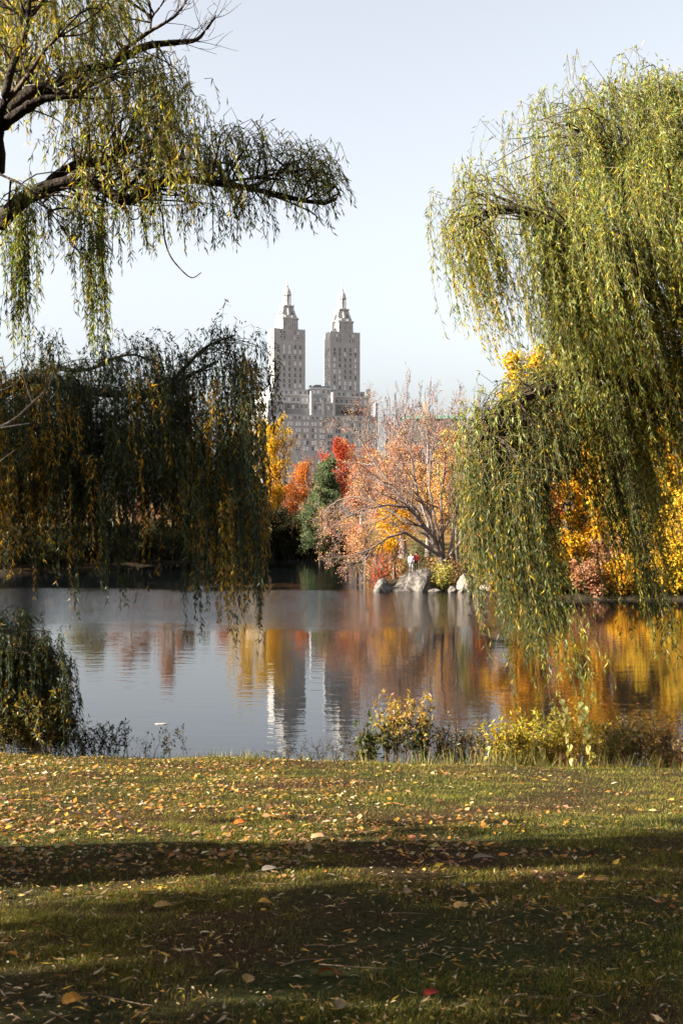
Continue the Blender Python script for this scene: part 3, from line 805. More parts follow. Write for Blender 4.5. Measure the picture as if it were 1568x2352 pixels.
# peninsula: spreading half bare tree over the rock
def peninsula_tree():
    Y = 104.0
    bx = P(1018, 1310, Y)
    def L(*pp): return [P(x, y, Y + d) for x, y, d in pp]
    limbs = [L((1022, 1312, 0), (1008, 1270, 0), (990, 1232, -.3), (965, 1195, -.6), (935, 1160, -.5), (900, 1128, 0), (860, 1090, .5)),
             L((1012, 1280, 0), (960, 1243, -1), (930, 1222, -1.5), (890, 1235, -2.2), (850, 1262, -2.8), (810, 1275, -3), (775, 1280, -3)),
             L((985, 1228, 0), (960, 1190, -1), (935, 1165, -1.6), (890, 1160, -2.5), (840, 1168, -3), (790, 1190, -3.4), (755, 1215, -3.6)),
             L((1010, 1275, 0), (985, 1180, 1), (960, 1140, 1.4), (948, 1080, 1.6), (945, 1040, 1.6), (935, 1015, 1.8), (920, 990, 2)),
             L((1020, 1300, 0), (1015, 1220, 1), (1012, 1150, 1.5), (1020, 1080, 2), (1022, 1040, 2), (1010, 1015, 2.2), (995, 1000, 2.4)),
             L((1024, 1300, 0), (1040, 1230, .6), (1050, 1160, 1), (1045, 1100, 1), (1058, 1060, 1.2), (1068, 1030, 1.2), (1078, 1010, 1.2)),
             L((1020, 1290, 0), (1000, 1200, 2), (985, 1120, 3), (988, 1060, 3.4), (995, 1020, 3.8), (1005, 985, 4), (1012, 965, 4)),
             L((1000, 1260, 0), (930, 1150, 2), (880, 1090, 3), (850, 1050, 3.5), (830, 1015, 3.5), (815, 995, 3.6), (805, 985, 3.6)),
             L((990, 1240, 0), (900, 1175, 1.5), (850, 1150, 2), (810, 1140, 2.5), (775, 1150, 2.5), (755, 1165, 2.6), (742, 1180, 2.6)),
             L((1020, 1290, 0), (1060, 1240, -1), (1085, 1200, -1.5), (1100, 1170, -1.8), (1115, 1140, -2), (1125, 1110, -2), (1135, 1080, -2))]
    tr = [(.26, .07), (.17, .03), (.15, .03), (.16, .05), (.15, .04), (.13, .04), (.12, .03), (.14, .03), (.12, .03), (.13, .03)]
    return tree('spreading_tree', bx, 17, 13, 'wide half bare tree with pink and orange leaves above the rock', leaf=PINK, nleaf=9000, lsize=.13, limbs=limbs, tr=tr, seed=81, twig_r=.016,
         levels=[dict(n=12, ratio=.36, ang=50, up=.08, t0=.2), dict(n=8, ratio=.48, ang=44, up=.04), dict(n=6, ratio=.52, ang=44, up=.0, droop=.1), ], leaf_spread=.28, bark=(.15, .118, .105), cat='tree')
peninsula_tree()
G5 = 'autumn trees on the peninsula'
ft('orange_tree', 1040, 985, 125, 122, 'orange tree behind the bare stems on the peninsula', 91, ([(.60, .33, .11), (.58, .27, .09), (.62, .42, .12)], [3, 3, 2]), 8000, .2, group=G5)
ft('orange_tree', 985, 1040, 120, 126, 'dull orange tree behind the wide half bare tree', 92, ([(.56, .35, .18), (.56, .30, .15), (.54, .40, .16)], [3, 2, 2]), 7000, .2, group=G5)
ft('pink_tree', 900, 1000, 150, 128, 'pink leafed tree behind the left half of the wide tree', 93, PINK, 9000, .19, group=G5)
ft('pink_tree', 840, 1075, 130, 120, 'low pink brown tree at the left end of the peninsula', 94, PINK, 8000, .18, group=G5, crown_lo=.1)
ft('yellow_tree', 905, 1150, 110, 112, 'low yellow tree under the wide half bare tree', 95, GOLD, 6000, .17, group=G5, crown_lo=.08)
ft('yellow_green_tree', 1085, 1035, 85, 110, 'yellow green tree beside the edge of the right willow', 96, YGRN, 7500, .18, group=G5)
ft('orange_tree', 1110, 1100, 90, 106, 'orange red tree low beside the right willow edge', 97, ORAN, 6000, .17, group=G5, crown_lo=.08)
ft('shrub', 872, 1262, 50, 106, 'scarlet shrub at the water left of the rock', 98, REDD, 1300, .13, stems=4, cat='shrub', crown_lo=.05, spread=.25)
ft('shrub', 960, 1225, 60, 106, 'grey green shrub behind the people on the rock', 99, ([(.2, .22, .12), (.26, .25, .12)], [1, 1]), 2200, .13, stems=4, cat='shrub', crown_lo=.05, spread=.25)
# golden wood on the right shore
G6 = 'golden trees on the right shore'
for px, pt, wd, Y, n_, sd_, pal, lb in ((1300, 765, 130, 118, 9000, 101, ORAN, 'tall orange red tree seen through the right willow'),
                               (1215, 800, 150, 112, 11000, 102, YELL, 'tall yellow tree behind the left edge of the right willow'),
                               (1400, 820, 190, 116, 13000, 103, GOLD, 'tall golden tree behind the middle of the right willow'),
                               (1540, 840, 200, 112, 13000, 104, GOLD, 'tall golden tree at the right edge behind the willow'),
                               (1700, 860, 200, 112, 9000, 105, GOLD, 'golden tree outside the picture on the right shore'),
                               (1340, 1010, 150, 102, 10000, 106, GOLD, 'golden tree lit through the gap of the right willow'),
                               (1480, 1000, 170, 103, 12000, 107, YELL, 'bright yellow gold tree low at the right'),
                               (1190, 1050, 130, 100, 8000, 108, GOLD, 'golden tree behind the lower left of the right willow')):
    ft('golden_tree', px, pt, wd, Y, lb, sd_, pal, int(n_ * 1.15), .40, group=G6, crown_lo=.15)
G7 = 'golden shrubs along the right waterline'
for px, pt, wd, Y, sd_, pal, lb in ((1500, 1160, 150, 96, 111, YELL, 'pale gold shrub at the right waterline'), (1580, 1130, 130, 95, 112, YELL, 'pale gold shrub at the right edge of the picture'),
                               (1400, 1230, 100, 96, 113, RUST, 'rust brown shrub at the waterline right of the gap'), (1310, 1220, 90, 97, 114, GOLD, 'golden brown shrub below the gap in the right willow'),
                               (1230, 1220, 100, 97, 115, OLIV, 'olive shrub behind the right willow tips'), (1345, 1290, 90, 92.6, 121, RUST, 'low rusty shrub dipping into the water below the gap'), (1440, 1275, 100, 92.4, 122, GOLD, 'low golden shrub dipping into the water right of the gap'),
                               (1535, 1270, 100, 92.2, 123, YELL, 'low yellow shrub dipping into the water at the far right'), (1262, 1290, 90, 93.5, 124, DARK, 'low dark shrub dipping into the water behind the willow tips'), (1190, 1300, 80, 95, 125, OLIV, 'low olive shrub at the water behind the willow tips'), (1150, 1235, 90, 99, 116, DARK, 'dark shrub right of the rocks')):
    ft('shrub', px, pt, wd, Y, lb, sd_, pal, 5500, .24, stems=5, cat='shrub', group=G7, crown_lo=.03, spread=.3)
ft('shrub', 1012, 1292, 52, 101.5, 'bright yellow green shrub growing between the rocks', 118, ([(.38, .4, .08), (.5, .46, .14), (.42, .3, .06)], [3, 2, 1]), 1500, .15, stems=5, cat='shrub', crown_lo=.03, spread=.3)

# ------------------------------------------------------------------ rocks on the peninsula
def rock(name, c, sx, sy, sz, label, seed, group=None, col=(.34, .30, .26), sub=4, peak=None, shear=(0, 0)):
    bm = bmesh.new(); bmesh.ops.create_icosphere(bm, subdivisions=sub, radius=1.0)
    r = np.random.default_rng(seed); off = Vector(tuple(r.uniform(-50, 50, 3)))
    planes = [(Vector(tuple(norm(r.normal(size=3)))), r.uniform(.55, .85)) for _ in range(12)]
    for v in bm.verts:
        d = v.co.copy()
        k = 1.0
        for n_, h in planes:
            q = d.dot(n_)
            if q > h: k = min(k, h / q)
        d *= k
        d += d.normalized() * (mnoise.fractal(v.co * 1.6 + off, 1.0, 2.1, 5) * .14)
        zz = d.z
        if peak: d.x *= (1 - peak * max(0, zz)); d.y *= (1 - peak * max(0, zz))
        v.co = Vector((d.x * sx + shear[0] * zz * sx, d.y * sy + shear[1] * zz * sy, zz * sz))
    me = bpy.data.meshes.new(name); bm.to_mesh(me); bm.free()
    at = me.attributes.new('tint', 'FLOAT_COLOR', 'FACE')
    at.data.foreach_set('color', np.tile(np.array([*col, 1], np.float32), len(me.polygons)))
    me.materials.append(M_ROCK)
    o = bpy.data.objects.new(name, me); COL.objects.link(o); o.location = tuple(c)
    return tag(o, label, 'rock', group)
YR = 101.0
def wp(px, Y, z): return ((px - 784) / FPX * Y, Y, z)
rock('pointed_rock', wp(877, 100.6, .1), 1.0, .9, 1.1, 'pale pointed rock rising from the water at the left end of the outcrop', 1, col=(.12, .11, .10), peak=.42, shear=(-.12, 0))
rock('rock_outcrop', wp(921, 101.5, -.1), 2.1, 1.6, .85, 'smooth sloping pale slab of the outcrop beside the pointed rock', 2, col=(.09, .08, .07), shear=(.25, 0))
rock('rock_outcrop', wp(950, 102.0, .0), 1.9, 1.8, 2.6, 'ridged grey rock under the standing people', 3, col=(.10, .09, .08), shear=(.12, .05))
rock('rock_outcrop', wp(1003, 103.6, .3), 1.6, 1.5, 1.3, 'dark recessed rock behind the yellow green shrub', 4, col=(.10, .09, .08))
G8 = 'boulders along the peninsula waterline'
for i, (px, Y, sx, sz, lb) in enumerate(((1038, 99.6, .5, .45, 'pale boulder just right of the yellow green shrub'), (1058, 99.4, .35, .3, 'small pale boulder at the waterline, second right of the shrub'),
                                (1068, 100.5, .8, 1.5, 'tall brown boulder behind the small pale ones'), (1076, 98.9, .3, .22, 'low stone in the shallows below the brown boulder'), (1095, 98.6, .45, .25, 'flat yellowish stone in the shallows'),
                                (1115, 99.4, .9, .9, 'dark boulder beside the right willow tips'), (998, 99.8, .6, .22, 'flat ledge at the water below the shrub'))):
    rock('boulder', wp(px, Y, .05), sx, sx, sz, lb, 20 + i, G8, (.10, .09, .08) if i not in (2, 5) else (.2, .165, .14), 3)

# ------------------------------------------------------------------ two people standing on the rock
def person(px, Yp, zfoot, h, label, top, legs, hair, seed):
    x0 = (px - 784) / FPX * Yp
    s = h / 1.7
    root = thing('person', (x0, Yp, zfoot), label, 'person', 'people on the rock')
    J = {}
    def skin(name, verts, edges, rads, col, rootv=0):
        me = bpy.data.meshes.new(name)
        me.from_pydata([(x0 + v[0] * s, Yp + v[1] * s, zfoot + v[2] * s) for v in verts], edges, [])
        ob = bpy.data.objects.new(name, me); COL.objects.link(ob)
        md = ob.modifiers.new('skin', 'SKIN'); sb_ = ob.modifiers.new('sub', 'SUBSURF'); sb_.levels = 2; sb_.render_levels = 2
        for i, r_ in enumerate(rads):
            sv = me.skin_vertices[0].data[i]; sv.radius = (r_ * s, r_ * s); sv.use_root = (i == rootv)
        dg = bpy.context.evaluated_depsgraph_get()
        em = bpy.data.meshes.new_from_object(ob.evaluated_get(dg))
        bpy.data.objects.remove(ob); bpy.data.meshes.remove(me)
        em.name = name
        at = em.attributes.new('tint', 'FLOAT_COLOR', 'FACE')
        if callable(col):
            cs = np.array([[*col(p.center), 1] for p in em.polygons], np.float32)
        else:
            cs = np.tile(np.array([*col, 1], np.float32), (len(em.polygons), 1))
        at.data.foreach_set('color', cs.ravel())
        em.materials.clear(); em.materials.append(M_SKINCLOTH)
        em.polygons.foreach_set('use_smooth', np.ones(len(em.polygons), bool))
        em.transform(root.matrix_basis.inverted())
        o2 = bpy.data.objects.new(name, em); COL.objects.link(o2); o2.parent = root
        return o2
    SK = (.45, .28, .2)
    k = 1 if seed % 2 else -1
    V = [(0, 0, .95), (0, 0, 1.12), (0, .0, 1.32), (0, 0, 1.44), (0, -.01, 1.52), (0, -.02, 1.62),           # pelvis .. head
         (.09, 0, .9), (.10, -.01, .5), (.11, .02, .09), (.12, -.13, .04),
         (-.09, 0, .9), (-.11, -.02, .5), (-.12, .02, .09), (-.13, -.13, .04),
         (.19, 0, 1.38), (.25, .03, 1.12), (.2 * k, -.18, 1.0) if k > 0 else (.24, -.03, .88), (.17, -.24, 1.0) if k > 0 else (.23, -.06, .78),
         (-.19, 0, 1.38), (-.26, .03, 1.12), (-.23, -.05, .88), (-.22, -.07, .78)]
    E = [(0, 1), (1, 2), (2, 3), (3, 4), (4, 5), (0, 6), (6, 7), (7, 8), (8, 9), (0, 10), (10, 11), (11, 12), (12, 13), (2, 14), (14, 15), (15, 16), (16, 17), (2, 18), (18, 19), (19, 20), (20, 21)]
    R = [.15, .14, .15, .075, .06, .10, .095, .065, .045, .045, .095, .065, .045, .045, .065, .05, .038, .035, .065, .05, .038, .035]
    def col(c):
        z = (c.z - zfoot) / s
        if z > 1.45: return SK
        if z > .92: return top if (abs(c.x - x0) < .3 * s and z > .93) else SK
        if abs(c.x - x0) > .205 * s and z > .74: return SK
        if z < .09: return (.05, .04, .04)
        return legs
    skin('body', V, E, R, col)
    skin('hair', [(0, .02, 1.6), (0, .02, 1.66), (0, .05, 1.54)], [(0, 1), (0, 2)], [.105, .085, .07], hair)
    m = MB()                                            # jacket hem: a flared band over the hips
    m.lathe(x0, Yp, [(.165 * s, zfoot + 1.16 * s), (.18 * s, zfoot + 1.0 * s), (.185 * s, zfoot + .88 * s), (.17 * s, zfoot + .88 * s)], 14, top)
    m.build('jacket', M_SKINCLOTH, root, smooth=True)
def rock_top(px, Y):
    bpy.context.view_layer.update(); x = (px - 784) / FPX * Y; zs = []
    for dx in (-.12, .12):
        z = -9.0
        for o in bpy.data.objects:
            if o.name.startswith('rock_outcrop'):
                r = o.ray_cast(Vector((x + dx, Y, 9)) - o.location, Vector((0, 0, -1)))
                if r[0]: z = max(z, (r[1] + o.location).z)
        zs.append(z)
    return min(zs) + .01
person(944, 101.9, rock_top(944, 101.9), 1.72, 'person in a pale lilac top and light grey trousers standing on the rock', (.55, .5, .58), (.42, .42, .44), (.3, .2, .12), 1)
person(955, 102.1, rock_top(955, 102.1), 1.66, 'person in a red top and black trousers standing on the rock', (.6, .06, .05), (.02, .02, .025), (.02, .012, .01), 2)

# ------------------------------------------------------------------ willows
WGRN = [(.105, .16, .04), (.18, .235, .048), (.29, .31, .05), (.36, .39, .17), (.54, .43, .045), (.58, .40, .04)]
WSHADE = [(.04, .064, .022), (.066, .092, .026), (.11, .125, .03), (.2, .23, .11), (.40, .30, .03), (.46, .30, .025)]  # shade of the right willow's lower lobes, put into darker leaf colours
WDEEPSHADE = [(.022, .040, .020), (.034, .054, .024), (.05, .065, .022), (.09, .12, .065), (.38, .25, .025), (.46, .26, .02)]  # leaf colours darkened to carry the deep shade on the left willows
def strands(mb, stem, start, n, L, rad, out, wind, rng, colw, spacing=.021, lw=.0112, ll=.078, rise=.1, arch=.25, taper=.4, pal=None):
    """n hanging shoots from around start; L length; out = horizontal direction; wind drift per metre of drop"""
    K = 12
    s = np.linspace(0, 1, K)
    st = start + rng.normal(0, rad, (n, 3)) * A(1, 1, .8)
    Ls = L * rng.uniform(1 - taper, 1.12, n)
    o = norm(out + rng.normal(0, .6, (n, 3)) * A(1, 1, 0.15))
    a_ = arch * rng.uniform(.3, 1.4, n)
    pts = np.zeros((n, K, 3))
    pts += st[:, None]
    pts += o[:, None] * (a_[:, None] * (1 - np.exp(-4 * s)))[..., None]
    pts[..., 2] += rise * (s * 8 * np.exp(-8 * s))[None] * 2.7 - Ls[:, None] * s[None] ** 1.25
    pts += wind[None, None] * (Ls[:, None] * s[None] ** 1.3)[..., None] * rng.uniform(.7, 1.3, (n, 1, 1))
    ph = rng.uniform(0, 6.28, (n, 2)); am = rng.normal(0, .035, (n, 2))
    pts[..., 0] += am[:, :1] * Ls[:, None] * np.sin(s[None] * 5 + ph[:, :1]) * s
    pts[..., 1] += am[:, 1:] * Ls[:, None] * np.sin(s[None] * 5 + ph[:, 1:]) * s
    stem.tubes(pts[:, [0, 2, 5, 8, 11]], np.linspace(.0035, .0014, 5)[None].repeat(n, 0), 3, (.2, .16, .06))
    for i in range(n):
        m = max(4, int(Ls[i] / spacing * rng.uniform(.75, 1.1)))
        t = np.sort(rng.uniform(.04, 1, m)) * (K - 1); j = np.minimum(t.astype(int), K - 2); f = (t - j)[:, None]
        b = pts[i, j] * (1 - f) + pts[i, j + 1] * f
        tg = norm(pts[i, j + 1] - pts[i, j])
        sd_ = norm(np.cross(tg, rng.normal(size=(m, 3))))
        d = tg * .8 + sd_ * rng.uniform(.3, .85, (m, 1)) + A(0, 0, -.15)
        ccw = np.asarray(colw, float) * np.exp(rng.normal(0, .35, 6))
        c = pick(pal or WGRN, ccw, m, rng)
        mb.leaves(b, d, ll * rng.uniform(.6, 1.25, m), lw * rng.uniform(.75, 1.3, m), jitter(c, m, .26, rng), .3, rng)

def limb(root, name, ctrl, r0, r1, col=BARK, sides=9, n=26, rng=RNG, knob=.08):
    pts = spline(ctrl, n); rad = np.linspace(r0, r1, n) * (1 + knob * rng.normal(size=n))
    m = MB(); m.tubes(pts[None], rad[None], sides, col); return m.build(name, M_BARK, root, smooth=True), pts

def connect(root, pts_list, targets, rng, col=BARK, r=.014):
    """thin boughs from the limbs to each clump of shoots, one part"""
    out = []
    for t in targets:
        best = None
        for pl in pts_list:
            d = np.linalg.norm(pl - t, axis=1) + np.clip(pl[:, 2] - t[2], 0, 9) * .6
            if best is None or d.min() < best[0]: best = (d.min(), pl, d.argmin())
        if best[0] > 2.2: continue
        a = best[1][max(0, best[2] - rng.integers(1, 7))]
        mid = (a + t) / 2 + A(0, 0, .1 * np.linalg.norm(t - a)) + rng.normal(0, .08, 3)
        out.append(spline([a, mid, t], 8))
    out = np.array(out)
    m = MB(); m.tubes(out, np.linspace(r * .9, r * .3, 8)[None].repeat(len(out), 0), 4, col); m.build('boughs', M_BARK, root, smooth=True)['kind'] = 'stuff'

def clump(root, mat, name, *a, **kw):
    mb = MB(); stem = MB()
    strands(mb, mb, *a, **kw)
    o = mb.build(name, mat, root); o['kind'] = 'stuff'
    return o

# --- right willow
def right_willow():
    rng = np.random.default_rng(201)
    base = A(6.4, 13.6, float(lawn_z(A(6.4), A(13.6))[0]))
    root = thing('weeping_willow', base, 'big sunlit weeping willow leaning in from the right, green and yellow strands', 'tree', 'weeping willows on the bank')
    fork = base + A(-.35, 0, 4.2)
    limb(root, 'trunk', [base - A(0, 0, .3), base + A(.1, 0, 1.5), base + A(-.1, .1, 3), fork], .5, .34, sides=12)
    L = []
    for ctrl, r0, r1 in (([fork, P(1680, 700, 13.6), P(1560, 480, 13.4), P(1430, 320, 13.2), P(1300, 240, 13.0)], .2, .03),
                         ([fork, P(1720, 560, 14.4), P(1650, 340, 14.6), P(1560, 220, 14.6), P(1480, 190, 14.5)], .2, .03),
                         ([fork, P(1640, 760, 13), P(1480, 620, 12.6), P(1300, 480, 12.3), P(1150, 430, 12.2), P(1060, 470, 12.1)], .17, .02),
                         ([fork, P(1650, 900, 13), P(1500, 860, 12.6), P(1360, 815, 12.4), P(1250, 850, 12.3), P(1150, 900, 12.2), P(1100, 960, 12.2)], .15, .02),
                         ([fork, P(1640, 980, 13.4), P(1520, 930, 13.4), P(1430, 920, 13.4), P(1340, 960, 13.3)], .13, .03),
                         ([fork, P(1690, 800, 14.6), P(1560, 600, 15), P(1400, 520, 15.2), P(1260, 500, 15.2)], .15, .03)):
        o, p = limb(root, 'limb', [ctrl[0]] + [c - A(0, 0, .22) for c in ctrl[1:]], r0 * .7, r1 * .6, (.06, .047, .034)); L.append(p)
    targets = []
    def seed(px, py, Y, bottom, n, colw, wind=(.3, 0, 0), rad=.11, arch=.25, rise=.1, lenj=.15, free=False, **kw):
        if not free:
            if 1225 < px < 1345 and bottom > 1090: bottom = max(rng.uniform(1000, 1090), py + 60)
            if px > 1470 and bottom > 1060: bottom = max(rng.uniform(960, 1100), py + 60)
        s = P(px, py, Y); Lm = max(.35, (bottom - py) * Y / FPX) * rng.uniform(1 - lenj, 1 + lenj)
        out = norm(A(-.6, -.5, 0) + rng.normal(0, .5, 3) * A(1, 1, 0))
        targets.append(s)
        clump(root, M_LEAF, 'hanging_branch', s, n, Lm, rad, out, np.asarray(wind, float), rng, colw, rise=rise, arch=arch, **kw)
    sunny = (3, 4, 4, 3.4, 1.1, .3); mixed = (4, 4, 3, 1.4, 1.2, .6); dark = (6, 4, 2, .8, .8, .6); gold = (1, 2, 3, 1, 4, 3)  # sunny mixes in pale leaves as painted highlights, dark deepens the shade
    top = lambda x: np.interp(x, [1005, 1030, 1060, 1130, 1215, 1290, 1440, 1568, 1750], [560, 470, 400, 310, 240, 190, 170, 170, 200])
    # upper dome
    for i in range(135):
        x = rng.uniform(1030, 1660); d = rng.uniform(0, 1) ** 1.2
        y = top(x) + 25 + d * 330
        if x < 1160 and y > 560: y = rng.uniform(top(x) + 20, 560)
        Y = 13.9 - 1.9 * d + rng.uniform(-.6, .6)
        bot = y + rng.uniform(210, 420)
        if x < 1240:
            bot = min(bot, np.interp(x, [1000, 1060, 1120, 1180, 1240], [690, 760, 690, 640, 720]) + rng.uniform(-60, 40))
            nn = 5
        else: nn = 14
        seed(x, y, Y, max(bot, y + 90), nn, sunny if rng.uniform() < .7 else mixed, rise=.16, arch=.3)
    for p in L:                                            # shoots springing from the limbs themselves
        for k in range(7, 26, 2):
            px_ = 784 + p[k][0] / p[k][1] * FPX; py_ = 1176 - (p[k][2] - CZ) / p[k][1] * FPX
            seed(px_ - 10, py_ - 22, p[k][1] - .1, py_ + rng.uniform(120, 260), 8, sunny, rise=.15, arch=.35, rad=.14)
    # airy tips on the outline
    for x, y, ln in ((1215, 235, 130), (1290, 165, 120), (1440, 130, 150), (1130, 290, 120), (1055, 385, 130), (1250, 230, 120), (1380, 170, 120), (1520, 150, 130), (1170, 290, 120), (1350, 190, 110), (1480, 150, 140)):
        seed(x + 30, y + 30, 13.5, y + 30 + ln, 3, sunny, rise=.28, arch=.55, rad=.05)
    # left fringe of long streamers over the sky
    for x, y, b in ((1020, 520, 700), (1035, 500, 800), (1055, 520, 760), (1080, 560, 830), (1095, 600, 860), (1120, 560, 790), (1150, 600, 820), (1165, 620, 850), (1190, 640, 800), (1230, 610, 800)):
        seed(x, y, 12.2, b, 6, gold if rng.uniform() < .5 else mixed, wind=(.22, 0, 0), rad=.06, arch=.12)
    # middle body
    for i in range(75):
        x = rng.uniform(1240, 1640); y = rng.uniform(480, 820)
        seed(x, y, rng.uniform(12.0, 14.6), y + rng.uniform(240, 420), 12, sunny if rng.uniform() < .55 else gold)
    # lower dome
    low = lambda x: np.interp(x, [1080, 1100, 1150, 1230, 1300, 1400, 1600], [985, 935, 885, 840, 815, 800, 800])
    bot_ = lambda x: np.interp(x, [1080, 1110, 1150, 1200, 1250, 1285, 1300, 1345, 1365, 1420, 1450, 1500, 1530, 1640], [1300, 1370, 1400, 1500, 1560, 1480, 1130, 1080, 1360, 1440, 1500, 1450, 1080, 1080])
    for i in range(85):
        x = rng.uniform(1090, 1300); d = rng.uniform(0, 1)
        y = low(x) + 15 + d * 240
        Y = 12.9 - 1.0 * d + rng.uniform(-.5, .5)
        b = bot_(x + 70) * rng.uniform(.82, 1.0); fr = x < 1255
        seed(x, y, Y, b, 10, dark if rng.uniform() < .6 else mixed, wind=(.16, 0, 0), rad=.1, free=fr, pal=WSHADE)
    for i in range(45):
        x = rng.uniform(1290, 1640); y = rng.uniform(800, 1010)
        b = max(bot_(x + 40) * rng.uniform(.85, 1.0), y + 120)
        seed(x, y, rng.uniform(12.2, 14.2), b, 9, mixed if rng.uniform() < .6 else gold, wind=(.2, 0, 0))
    # long tips reaching down over the water
    for x, y, b, n_ in ((1120, 1150, 1420, 5), (1150, 1160, 1480, 6), (1165, 1200, 1540, 6), (1190, 1180, 1560, 6), (1215, 1150, 1590, 7), (1235, 1200, 1600, 7), (1250, 1180, 1560, 6), (1270, 1220, 1610, 5),
                        (1345, 1060, 1450, 5), (1360, 1080, 1470, 4), (1400, 1000, 1470, 7), (1415, 1040, 1530, 7), (1430, 1080, 1540, 6), (1395, 960, 1400, 7), (1380, 900, 1330, 8), (1375, 960, 1350, 6)):
        seed(x, y, rng.uniform(11.6, 12.6), b, n_, dark if x > 1340 else (mixed if rng.uniform() < .5 else gold), wind=(.26, 0, 0), rad=.05, arch=.08, lenj=.05, free=True, pal=WSHADE if x > 1340 or x < 1180 else None)
    connect(root, L, targets, rng, (.055, .045, .03))
right_willow()

# --- near left willow: dark limbs against the sky
def left_willow():
    rng = np.random.default_rng(301)
    bx, by = -4.8, 6.68
    base = A(bx, by, float(lawn_z(A(bx), A(by))[0]))
    root = thing('weeping_willow', base, 'weeping willow with dark crooked limbs reaching over from the upper left', 'tree', 'weeping willows on the bank')
    fork = base + A(.2, .3, 4.0)
    limb(root, 'trunk', [base - A(0, 0, .3), base + A(0, 0, .8), base + A(.05, .1, 2.4), fork, fork + A(.1, .2, 2.2)], .86, .5, sides=14, n=20)
    L = []
    W_ = rng
    for nm, ctrl, r0, r1 in (('limb', [fork, P(-130, 640, 8.8), P(-40, 555, 9), P(0, 512, 9), P(60, 452, 9), P(130, 426, 9), P(185, 415, 9), P(235, 432, 9), P(290, 462, 9), P(345, 432, 9.1), P(410, 412, 9.2), P(480, 418, 9.3), P(560, 430, 9.4), P(650, 450, 9.5), P(740, 468, 9.6), P(778, 450, 9.6), P(768, 425, 9.6), P(735, 415, 9.6)], .10, .006),
                             ('limb', [P(95, 438, 9), P(130, 405, 9.1), P(172, 380, 9.1), P(215, 373, 9.2), P(262, 366, 9.2), P(275, 352, 9.2)], .055, .03),
                             ('limb', [fork + A(.1, .2, 1.8), P(-80, 400, 8.8), P(-10, 300, 8.9), P(40, 240, 8.9), P(90, 205, 8.9), P(115, 208, 8.9), P(150, 215, 8.9)], .13, .03),
                             ('limb', [P(-10, 300, 8.9), P(40, 262, 8.8), P(95, 230, 8.8), P(130, 225, 8.8), P(180, 222, 8.8)], .07, .012),
                             ('limb', [P(20, 260, 8.9), P(110, 200, 9.2), P(200, 160, 9.4), P(255, 150, 9.5), P(330, 108, 9.6), P(400, 98, 9.7), P(450, 92, 9.7), P(478, 62, 9.7), P(496, 35, 9.7)], .07, .006),
                             ('limb', [P(255, 148, 9.5), P(290, 110, 9.5), P(340, 75, 9.5), P(375, 55, 9.5), P(410, 30, 9.5), P(440, -20, 9.5)], .03, .006),
                             ('limb', [P(345, 72, 9.5), P(350, 40, 9.5), P(372, 10, 9.5), P(390, -30, 9.5)], .014, .005),
                             ('limb', [P(-10, 300, 8.9), P(10, 230, 8.6), P(30, 150, 8.6), P(60, 70, 8.6), P(70, -20, 8.6)], .05, .018),
                             ('limb', [P(10, 240, 8.7), P(60, 180, 8.5), P(100, 120, 8.5), P(140, 80, 8.5)], .03, .01),
                             ('limb', [P(480, 418, 9.3), P(560, 412, 9.4), P(640, 398, 9.4), P(720, 390, 9.5), P(770, 408, 9.5)], .018, .005),
                             ('limb', [P(560, 430, 9.4), P(640, 455, 9.4), P(700, 480, 9.5), P(725, 495, 9.5), P(745, 520, 9.5)], .014, .004),
                             ('limb', [P(0, 400, 8.7), P(60, 430, 8.7), P(110, 480, 8.7), P(160, 545, 8.7)], .014, .005),
                             ('limb', [P(350, 432, 9.1), P(372, 490, 9.2), P(378, 545, 9.2), P(390, 585, 9.2), P(412, 615, 9.2), P(440, 638, 9.2), P(463, 626, 9.2)], .011, .004)):
        o, p = limb(root, nm, ctrl, r0 * .78, r1 * .9, (.035, .028, .024) if r0 > .03 else (.09, .07, .055), n=30); L.append(p)
    # bare twigs at the top
    for src, cnt in ((L[4], 16), (L[5], 14), (L[6], 6)):
        for k in range(cnt):
            q0 = int(rng.integers(17, 29)); p0 = src[q0]; tg = norm(src[min(q0 + 1, 29)] - src[q0 - 1])
            d = norm(tg + rng.normal(0, .55, 3) * A(1, .5, 1) + A(.1, 0, .3)); ln = rng.uniform(.12, .42)
            q = p0 + d * ln
            m = MB(); m.tubes(spline([p0, p0 + d * ln * .5 + rng.normal(0, .025, 3), q], 6)[None], np.linspace(.004, .0015, 6)[None], 3, (.10, .075, .065)); m.build('twig', M_BARK, root)
            d2 = norm(d + rng.normal(0, .6, 3))
            m = MB(); m.tubes(spline([p0 + d * ln * .5, p0 + d * ln * .5 + d2 * ln * .3 + rng.normal(0, .02, 3), p0 + d * ln * .5 + d2 * ln * .6], 5)[None], np.linspace(.0028, .0012, 5)[None], 3, (.10, .075, .065)); m.build('twig', M_BARK, root)
    targets = []
    def seed(px, py, Y, bottom, n, colw, wind=(0.03, 0, 0), rad=.08, arch=.15, rise=.06, lenj=.2, **kw):
        s = P(px, py, Y); Lm = max(.2, (bottom - py) * Y / FPX) * rng.uniform(1 - lenj, 1 + lenj)
        out = norm(rng.normal(0, 1, 3) * A(1, 1, 0) + A(.5, 0, 0)); targets.append(s)
        clump(root, M_LEAF, 'hanging_branch', s, n, Lm, rad, out, np.asarray(wind, float), rng, colw, rise=rise, arch=arch, ll=.068, lw=.0105, spacing=.02, **kw)
    sunny = (2, 3, 4, 3.2, 2.4, 1.0); mixed = (4, 4, 3, 1.2, 1.6, 1.2); dark = (7, 4, 2, .8, .5, .3); gold = (1.5, 2, 3, 2, 4, 3)
